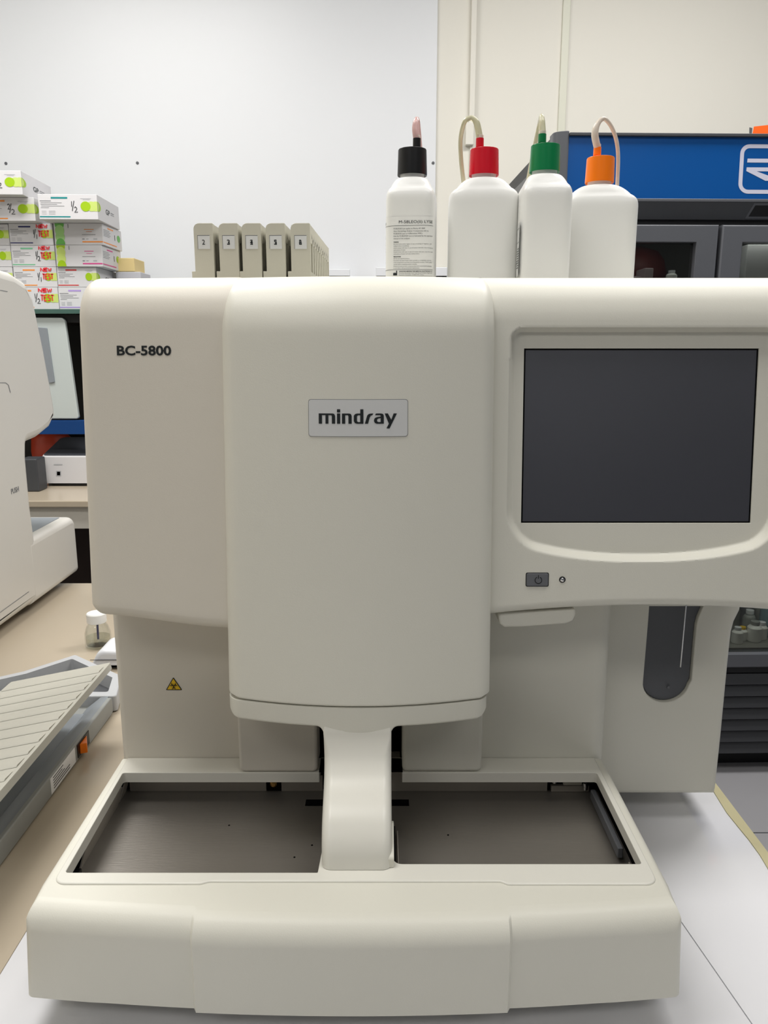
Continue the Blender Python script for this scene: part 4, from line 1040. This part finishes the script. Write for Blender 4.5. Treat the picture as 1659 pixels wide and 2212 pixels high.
def kit_print(W, Hh, style, col, frac, new, T):
    mb = MB(); c = PI_[col]; u = W/100.0; v = Hh/100.0
    if style == 'end':     # printed like a reagent kit: tag, text lines, stripe, overlapping dots
        rect(mb, 22*u, 82*v, 50*u, 89*v, T, c)
        rect(mb, 3*u, 72*v, 22*u, 74.5*v, T, 1)
        for k, (l, r_) in enumerate([(4, 40), (4, 32), (5, 44), (4, 18)]): rect(mb, l*u, (65-6.5*k)*v, r_*u, (66.6-6.5*k)*v, T, 1)
        for k in range(3):
            rect(mb, 5*u, (32-6*k)*v, 13*u, (33.6-6*k)*v, T, 2); rect(mb, 17*u, (32-6*k)*v, 28*u, (34.2-6*k)*v, T, 2)
        rect(mb, 1*u, 8*v, 53*u, 13*v, T, c)
        rect(mb, 82*u-10*u, 82*v, 82*u+8*u, 84*v, T, 2); rect(mb, 76*u, 78*v, 88*u, 79.5*v, T, 2)
        for k, (cx_, mm) in enumerate([(97, 'lime2'), (90, 'lime2'), (80, 'lime')]):
            T3 = (lambda k: (lambda a_, b_: T(a_, b_, .0002+.0002*k)))(k)
            rx = 8.5*u; a1 = 2*PI
            xr = cx_*u
            pts = [(min(W, xr+rx*math.cos(q_)), 52*v+20*v*math.sin(q_)) for q_ in [2*PI*j/20 for j in range(20)]]
            mb.poly([T3(*p) for p in pts], PI_[mm])
        if frac: 
            T4 = lambda a_, b_: T(a_, b_, .0009)
            scribble(mb, frac[0], 54*u, 50*v, 6*u, 22*v, T4, 0, .0022); stroke(mb, [(61*u, 74*v), (57*u, 34*v)], .0022, T4, 0); scribble(mb, frac[1], 60*u, 28*v, 7*u, 22*v, T4, 0, .0022)
        if new:
            T4 = lambda a_, b_: T(a_, b_, .0011)
            scribble(mb, 'NEW', 64*u, 80*v, 8.5*u, 15*v, T4, PI_['marker_red'], .0046)
            scribble(mb, 'TEST', 67*u, 40*v, 6.5*u, 26*v, T4, PI_['marker_red'], .0040)
    if style == 'flank':
        for k, (yy, mm) in enumerate([(96, 'a'), (66, 'b'), (36, 'b'), (4, 'a')]):
            pc = {'a': 'lime4', 'b': 'lime3'} if col == 'oprint' else {'a': 'lime', 'b': 'lime2'}
            T3 = (lambda k: (lambda a_, b_: T(a_, b_, .0002+.0002*k)))(k)
            pts = [((12+9.5*math.cos(q_))*u, max(1, min(99, yy+26*math.sin(q_)))*v) for q_ in [2*PI*j/24 for j in range(24)]]
            mb.poly([T3(*p) for p in pts], PI_[pc[mm]])
        rect(mb, 29*u, 78*v, 30.5*u, 96*v, T, 1)
        rect(mb, 62*u, 70*v, 82*u, 73*v, T, c); rect(mb, 66*u, 60*v, 78*u, 62*v, T, 15 if col == 'oprint' else c)
        rect(mb, 57*u, 46*v, 85*u, 48*v, T, 1); rect(mb, 57*u, 25*v, 62*u, 29*v, T, 1); rect(mb, 65*u, 26*v, 70*u, 28*v, T, 1); rect(mb, 80*u, 24*v, 88*u, 30*v, T, 2)
        rect(mb, 57*u, 11*v, 99.5*u, 17*v, T, c)
    return mb
def side_print(D, Hh, style, T):
    mb = MB(); u = D/100; v = Hh/100
    if style == 'mark':
        text(mb, 'GP', 36*u, 38*v, 54*u, 60*v, T, 0, bold=.02); rect(mb, 58*u, 52*v, 74*u, 55*v, T, 1); rect(mb, 58*u, 45*v, 74*u, 47*v, T, 1)
        pts = [(max(0, (0+14*math.cos(q_))*u), (52+20*math.sin(q_))*v) for q_ in [2*PI*j/24 for j in range(24)]]; mb.poly([T(*p) for p in pts], PI_['lime'])
        pts = [(max(0, (-4+10*math.cos(q_))*u), (52+20*math.sin(q_))*v) for q_ in [2*PI*j/24 for j in range(24)]]; mb.poly([T(p[0], p[1], .0004) for p in pts if True], PI_['lime2'])
    else:
        c = PI_[style]
        rect(mb, 25*u, 82*v, 55*u, 88*v, T, c)
        for k in range(5): rect(mb, 4*u, (72-7*k)*v, (34+5*(k % 2))*u, (74-7*k)*v, T, 1)
        rect(mb, 60*u, 40*v, 63*u, 66*v, T, 0); rect(mb, 1*u, 11*v, 70*u, 16*v, T, c)
        disc(mb, 82*u, 55*v, 9*u, 17*v, T, PI_['lime4' if style == 'oprint' else 'lime'])
    return mb
def kit_box(pxl, pxr, zb, zt__, Y, D, style, col, frac, new, side, label, yaw=0.0):
    zm = (zb+zt__)/2
    # x extents at depth Y: px only gives direction, height is zm
    dep = (Y*CC - zm*SC)
    xa = (pxl-829.5)/FPX*dep; xb = (pxr-829.5)/FPX*dep
    W = xb-xa; Hh = zt__-zb
    t_ = thing('kit_box', label, 'box', (xa, Y, zb), yaw, 'test kit boxes stacked on the glass cabinet')
    MB().box(0, W, 0, D, 0, Hh).build('carton', M['carton'], t_, local=True, bevel=.0015)
    lid = MB(); lid.box(-.0003, W+.0003, -.0003, .0004, Hh-.0012, Hh-.0006)
    T = lambda a_, b_, o_=0: (a_, -.0005-o_, b_)
    kit_print(W, Hh, style, col, frac, new, T).build('front_print', PRM, t_, local=True, smooth=0)
    if side:
        T = lambda a_, b_, o_=0: (W+.0005+o_, a_, b_)
        side_print(D, Hh, side, T).build('side_print', PRM, t_, local=True, smooth=0)
    return t_
zr = [zk, B(100, 621, YK)[2], B(100, 577, YK)[2], B(100, 530, YK)[2], B(100, 483, YK)[2]]
g_ = .0008
C5 = dict(D=.26)
kit_box(60-48, 126, zr[0]+g_, zr[1], YK, .26, 'end', 'oprint', '12', True, None, 'orange striped kit box with NEW TEST in red, bottom of the marked column')
kit_box(30, 123, zr[1]+g_, zr[2], YK, .26, 'end', 'oprint', '11', True, None, 'orange striped kit box with a black scribble, second from bottom of marked column')
mbk = MB()
kit_box(25, 119, zr[2]+g_, zr[3], YK, .26, 'end', 'mint', '12', True, None, 'white kit box with a soft green stripe and NEW TEST in red')
kit_box(20, 114, zr[3]+g_, zr[4], YK, .26, 'end', 'navy', '11', True, None, 'white kit box with a navy stripe and NEW TEST in red')
kit_box(127, 226, zr[0]+g_, zr[1], YK, .26, 'end', 'vprint', None, False, 'mark', 'white kit box with a violet stripe, lowest beside the analyser')
kit_box(124, 209, zr[1]+g_, zr[2], YK, .26, 'end', 'rprint', None, False, 'mark', 'white kit box with a red stripe beside the analyser')
kit_box(120.5, 221, zr[2]+g_, zr[3], YK-.01, .22, 'flank', 'pprint', None, False, 'pprint', 'white kit box with a magenta stripe and lime dots down its side')
kit_box(117, 222, zr[3]+g_, zr[4], YK-.01, .22, 'flank', 'oprint', None, False, 'oprint', 'white kit box with an orange stripe and mint green dots down its side')
kit_box(-70, 19, zr[3]+g_, zr[4]-.002, YK, .26, 'end', 'teal', None, False, None, 'white kit box cut by the photo edge, beside the navy striped one')
kit_box(-66, 24, zr[2]+g_, zr[3], YK, .26, 'end', 'rprint', None, False, None, 'white kit box cut by the photo edge, beside the soft green striped one')
kit_box(-62, 28, zr[1]+g_, zr[2], YK, .26, 'end', 'mint', None, False, None, 'white kit box mostly behind the neighbouring machine, beside the scribbled one')
kit_box(-60, 11, zr[0]+g_, zr[1], YK, .26, 'end', 'mint', None, False, None, 'white kit box hidden low behind the neighbouring machine')
zA = zr[4]+g_; zA1 = zA+(B(50, 430, YK-.08)[2]-B(50, 481, YK-.08)[2])
kit_box(-52, 75, zA, zA1, YK-.06, .26, 'end', 'oprint', '22', False, 'mark', 'white kit box marked 2/2 with a short orange stripe at the photo edge')
zA2 = zA1+g_; 
kit_box(-82, 44, zA2, zA2+(zA1-zA), YK-.12, .30, 'end', 'navy', '22', False, 'mark', 'topmost white kit box of the whole stack, cut by the photo edge', yaw=math.radians(3))
kit_box(83, 209, zA, zA+(zA1-zA)*1.06, YK-.10, .27, 'end', 'teal', '12', False, 'mark', 'white kit box with a teal stripe marked 1/2, on top of the right column', yaw=math.radians(2))
# things behind the kit boxes
a_ = B(257, 590, 3.3); b_ = B(286, 556, 3.3); c_ = B(300, 586, 3.3)
tag(MB().box(a_[0]-.02, c_[0], 3.32, 3.46, zk+.0005, c_[2]).build('grey_carton', mat('pale grey carton', (198, 198, 204), .6, var=.03), bevel=.003), 'pale grey carton under the kraft one, right end of the cabinet top', 'box')
tag(MB().box(a_[0]-.02, b_[0], 3.32, 3.46, c_[2]+.0005, b_[2]).build('kraft_carton', M['kraft'], bevel=.003), 'kraft brown carton behind the kit boxes', 'box')
# clear plastic trays hanging low on the wall
wt = thing('wall_tray', 'faint white plastic tray on the wall behind the black capped bottle', 'tray', (B(890, 590, 3.7)[0], 3.7, B(890, 602, 3.7)[2]))
a_ = B(812, 602, 3.64); b_ = B(965, 574, 3.64)
MB().box(a_[0], b_[0], 3.60, YW-.013, a_[2], a_[2]+.012).box(a_[0], b_[0], 3.60, 3.606, a_[2], b_[2]-.01).build('tray_body', M['prn_white'], wt, bevel=.003)
wt = thing('wall_tray', 'faint white plastic tray on the wall between the tube racks and the bottles', 'tray', (B(735, 590, 3.7)[0], 3.7, B(735, 602, 3.7)[2]))
a_ = B(700, 602, 3.64); b_ = B(757, 578, 3.64)
MB().box(a_[0], b_[0], 3.60, YW-.013, a_[2], a_[2]+.012).box(a_[0], b_[0], 3.60, 3.606, a_[2], b_[2]-.01).build('tray_body', M['prn_white'], wt, bevel=.003)

# ------------------------------------------------------------------ neighbouring machine (left)
XN = -.825
def Nn(px, py): p = onX(px, py, XN); return (p[1], p[2])
nm = thing('benchtop_analyzer', 'tall off-white machine with a rounded overhanging top at the left edge', 'analyzer', (XN-.25, 1.7, CT))
pr_ = [Nn(-160, 560), Nn(-5, 577), Nn(30, 588), Nn(58, 607), Nn(75, 640), Nn(98, 750), Nn(120, 870), Nn(123, 900), Nn(112, 925), Nn(88, 945), Nn(61, 957), Nn(61, 990), Nn(70, 1090), Nn(82, 1182)]
low_ = [Nn(76, 1260)[1]]
zbm = CT+.02
backY = 1.0
prof_ = [(backY, .20)] + [(y_, z_) for y_, z_ in pr_[1:]] + [(pr_[-1][0], zbm), (backY, zbm)]
mb = MB(); plate(mb, rounded(prof_, [.03, .02, .01, .01, .02, 0, .02, .01, .01, .01, .008, .01, 0, 0, 0, .01]), [], lambda u, v, w: (XN+w, u, v), .5, r=.022)
mb.build('housing', M['neigh'], nm)
bt_ = Nn(146, 1122); zb2 = bt_[1]; ybk = Nn(170, 1200)[0]
bq = rounded([(pr_[-1][0]-.05, zbm), (ybk, zbm), (ybk, zb2), (pr_[-1][0]-.05, zb2)], [0, .015, .028, 0])
mb = MB(); plate(mb, bq, [], lambda u, v, w: (XN+w+.0005, u, v), .5, r=.016); mb.build('front_shelf', M['neigh'], nm)
mb = MB().box(XN-.42, XN-.028, pr_[-1][0]+.004, ybk-.035, zb2, zb2+.0015); mb.build('shelf_mat', M['neigh_grey'], nm, bevel=.0006)
# seams and lettering
TN = lambda u, v: (XN+.0006, *Nn(u, v))
for pts_, w_ in (([(-20, 624), (0, 627), (16, 630)], 1.2), ([(-20, 826), (0, 827), (12, 827), (18, 832), (22, 848)], 1.3), ([(-30, 1342), (0, 1323), (40, 1294), (62, 1278)], 1.1)):
    mb = MB(); stroke(mb, pts_, w_, TN, 0); mb.build('seam', M['ink_grey'], nm, smooth=0)
mb = MB(); q0 = Nn(24, 1064); q1 = Nn(40, 1055)
text(mb, 'PUSH', q0[0], q0[1]-.004, q1[0], q0[1]+.008, lambda u, v: (XN+.0008, u, v), bold=.01); mb.build('lettering', M['ink_grey'], nm, smooth=0)
for fx_ in (XN-.06, XN-.42):
    for fy__ in (backY+.08, ybk-.14): MB().lathe([(.018, CT), (.018, zbm+.004)], (fx_, fy__, 0), n=16).build('foot', M['black'], nm)

# ------------------------------------------------------------------ glass jar
c = onZ(209, 1400, CT)
jr = thing('glass_jar', 'small clear glass jar with a white lid standing on the beige worktop', 'jar', c)
jc = (c[0], c[1]+.012, CT)
hj = onY(209, 1345, jc[1])[2]-CT
mb = MB().lathe([(.022, 0), (.0262, .003), (.027, hj*.35), (.0262, hj*.6), (.022, hj*.85), (.0165, hj), (.0165, hj+.004), (.0150, hj+.004), (.0150, hj), (.0205, hj*.84), (.0245, hj*.6), (.025, hj*.35), (.024, .006), (.001, .005)], jc, n=32, cap1=True)
mb.build('jar_body', M['glass_jar'], jr)
mb = MB().lathe([(.0195, hj+.002), (.020, hj+.004), (.020, hj+.020), (.0185, hj+.022)], jc, n=28); mb.build('lid', M['white_plastic'], jr)
mb = MB().lathe([(.0235, .006), (.0243, .012), (.0243, hj*.42), (.0008, hj*.42)], jc, n=28); mb.build('liquid', thin_glass('clear liquid', (244, 245, 240)), jr)
mb = MB(); mb.tube([(jc[0], jc[1], CT+hj*.30), (jc[0]+.001, jc[1], CT+hj+.005)], .0022, 10); mb.build('dropper', M['navy'], jr)

# ------------------------------------------------------------------ printer (left front)
XP = -.465
def Pp(px, py): p = onX(px, py, XP); return (p[1], p[2])
pn = thing('printer', 'grey printer with a raised ribbed cream lid and an orange switch on its side', 'printer', (-.62, 1.0, CT))
ya, yb_ = .60, 1.235
zrim = -.588
# side wall, floor of the bay, other walls
mb = MB(); q = rounded([(ya, CT+.002), (yb_, CT+.002), (yb_, zrim), (ya, zrim)], [.002, .008, .008, .002])
plate(mb, q, [], lambda u, v, w: (XP+w + .006*(0), u, v), .006, r=.002); mb.build('side_wall', M['prn_grey'], pn)
MB().box(-.86, XP-.0065, ya, yb_+.06, CT+.002, CT+.010).build('bay_floor', M['prn_grey'], pn, bevel=.001)
mb = MB(); q = [(XP-.006, CT+.010), (XP-.006, zrim+.0), (XP-.02, zrim-.002), (XP-.045, CT+.010)]
mb.prism([(u, ya, v) for u, v in q], [(u, yb_, v) for u, v in q]); mb.build('bay_slope', M['neigh_grey'], pn)
rear = [(-.800, 1.2405), (-.460, 1.2405), (-.478, 1.325), (-.602, 1.425), (-.668, 1.345), (-.800, 1.25)]
rin = inset(ccw(rear), .016)
mb = MB(); plate(mb, rounded(rear, .006), [rounded(rin, .004)], lambda u, v, w: (u, v, -.590+w), .028, r=.003, back=False); mb.build('rear_tray', mat('pale grey tray plastic', (190, 192, 195), .45, var=.01), pn)
MB().poly([(u, v, CT+.004) for u, v in inset(ccw(rear), .01)]).build('rear_tray_floor', M['dkgrey'], pn, smooth=0)
mb = MB(); q = [(1.0, CT+.010), (1.22, CT+.010), (1.22, zrim-.004), (1.06, zrim-.012)]
MB().box(-.82, -.50, .90, 1.2, CT+.0105, CT+.018).build('platen', M['neigh_grey'], pn, bevel=.003)
# lid: ribbed plate tilted down to the left
lx1, lz1 = -.440, -.500; lx0, lz0 = -.605, -.534
def TLd(u, v, w):   # u across from the raised right edge (0) to the left (1.), v = Y
    s = u; x_ = lx1+(lx0-lx1)*s; z_ = lz1+(lz0-lz1)*s
    return (x_ - .2*w, v, z_+w)
mb = MB(); plate(mb, rounded([(0, .62), (1, .62), (1, 1.175), (0, 1.175)], .012), [], lambda u, v, w: TLd(u, v, w), .010, r=.0015); 
ld_ = mb.build('lid', M['prn_lid'], pn)
for k in range(17):
    v0 = .64+.031*k
    q = [TLd(.035, v0, .0004), TLd(1-.02, v0, .0004), TLd(1-.02, v0+.003, .0020), TLd(.035, v0+.003, .0020), TLd(.035, v0+.022, .0004), TLd(1-.02, v0+.022, .0004)]
    mb = MB(); mb.add(q, [(0, 1, 2, 3), (3, 2, 5, 4), (0, 3, 4), (1, 5, 2), (0, 4, 5, 1)]); mb.build('rib', M['prn_lid'], ld_)
MB().box(-.62, -.60, 1.155, 1.165, CT+.01, -.545).build('lid_stay', M['prn_grey'], pn)
MB().box(-.62, -.60, .66, .67, CT+.01, -.545).build('lid_stay', M['prn_grey'], pn)
# switch, label
s0 = Pp(168, 1640); s1 = Pp(192, 1596)
MB().box(XP, XP+.0012, s0[0], s1[0], CT+.006, zrim-.004).build('switch_frame', M['black'], pn, bevel=.0005)
mb = MB(); q = [(XP+.001, s0[0]+.008), (XP+.001, s1[0]-.010), (XP+.011, s0[0]+.012)]
mb.prism([(u, v, CT+.009) for u, v in q], [(u, v, zrim-.007) for u, v in q]); mb.build('power_switch', M['orange'], pn, bevel=.001)
l0, l1 = Pp(112, 1722), Pp(163, 1640)
MB().box(XP, XP+.0004, l0[0], l1[0], CT+.005, zrim-.003).build('rating_label', M['paper'], pn, smooth=0)
mb = MB()
for k in range(5): rect(mb, l0[0]+.008, CT+.009+.004*k, l0[0]+.008+random.uniform(.03, .07), CT+.0105+.004*k, lambda u, v: (XP+.0006, u, v))
mb.build('label_print', M['ink'], pn, smooth=0)
# white corner piece at the frame edge
mb = MB(); q = [onZ(px, py, -.575) for px, py in [(-20, 1795), (13, 1809), (8, 1840), (-20, 1860)]]
# device behind printer: rounded white body with dark seam
a_ = onZ(215, 1440, -.60)
hp = thing('white_handset', 'rounded white handset with a thin dark seam behind the printer', 'device', (onY(230, 1420, 1.43)[0], 1.43, CT))
xa = onY(190, 1420, 1.42)[0]; zt9 = onY(215, 1405, 1.42)[2]; zb9 = CT
mb = MB(); plate(mb, rounded([(xa, zb9+.001), (xa+.14, zb9+.001), (xa+.14, zt9-.005), (xa+.02, zt9)], [.004, .004, .006, .02], 8), [], lambda u, v, w: (u, 1.42-w, v), .07, r=.008); mb.build('handset_body', M['prn_white'], hp)
zc9 = zb9+(zt9-zb9)*.5
MB().box(xa+.004, xa+.13, 1.4185, 1.42, zc9, zc9+.0007).build('seam', M['black'], hp, smooth=0)
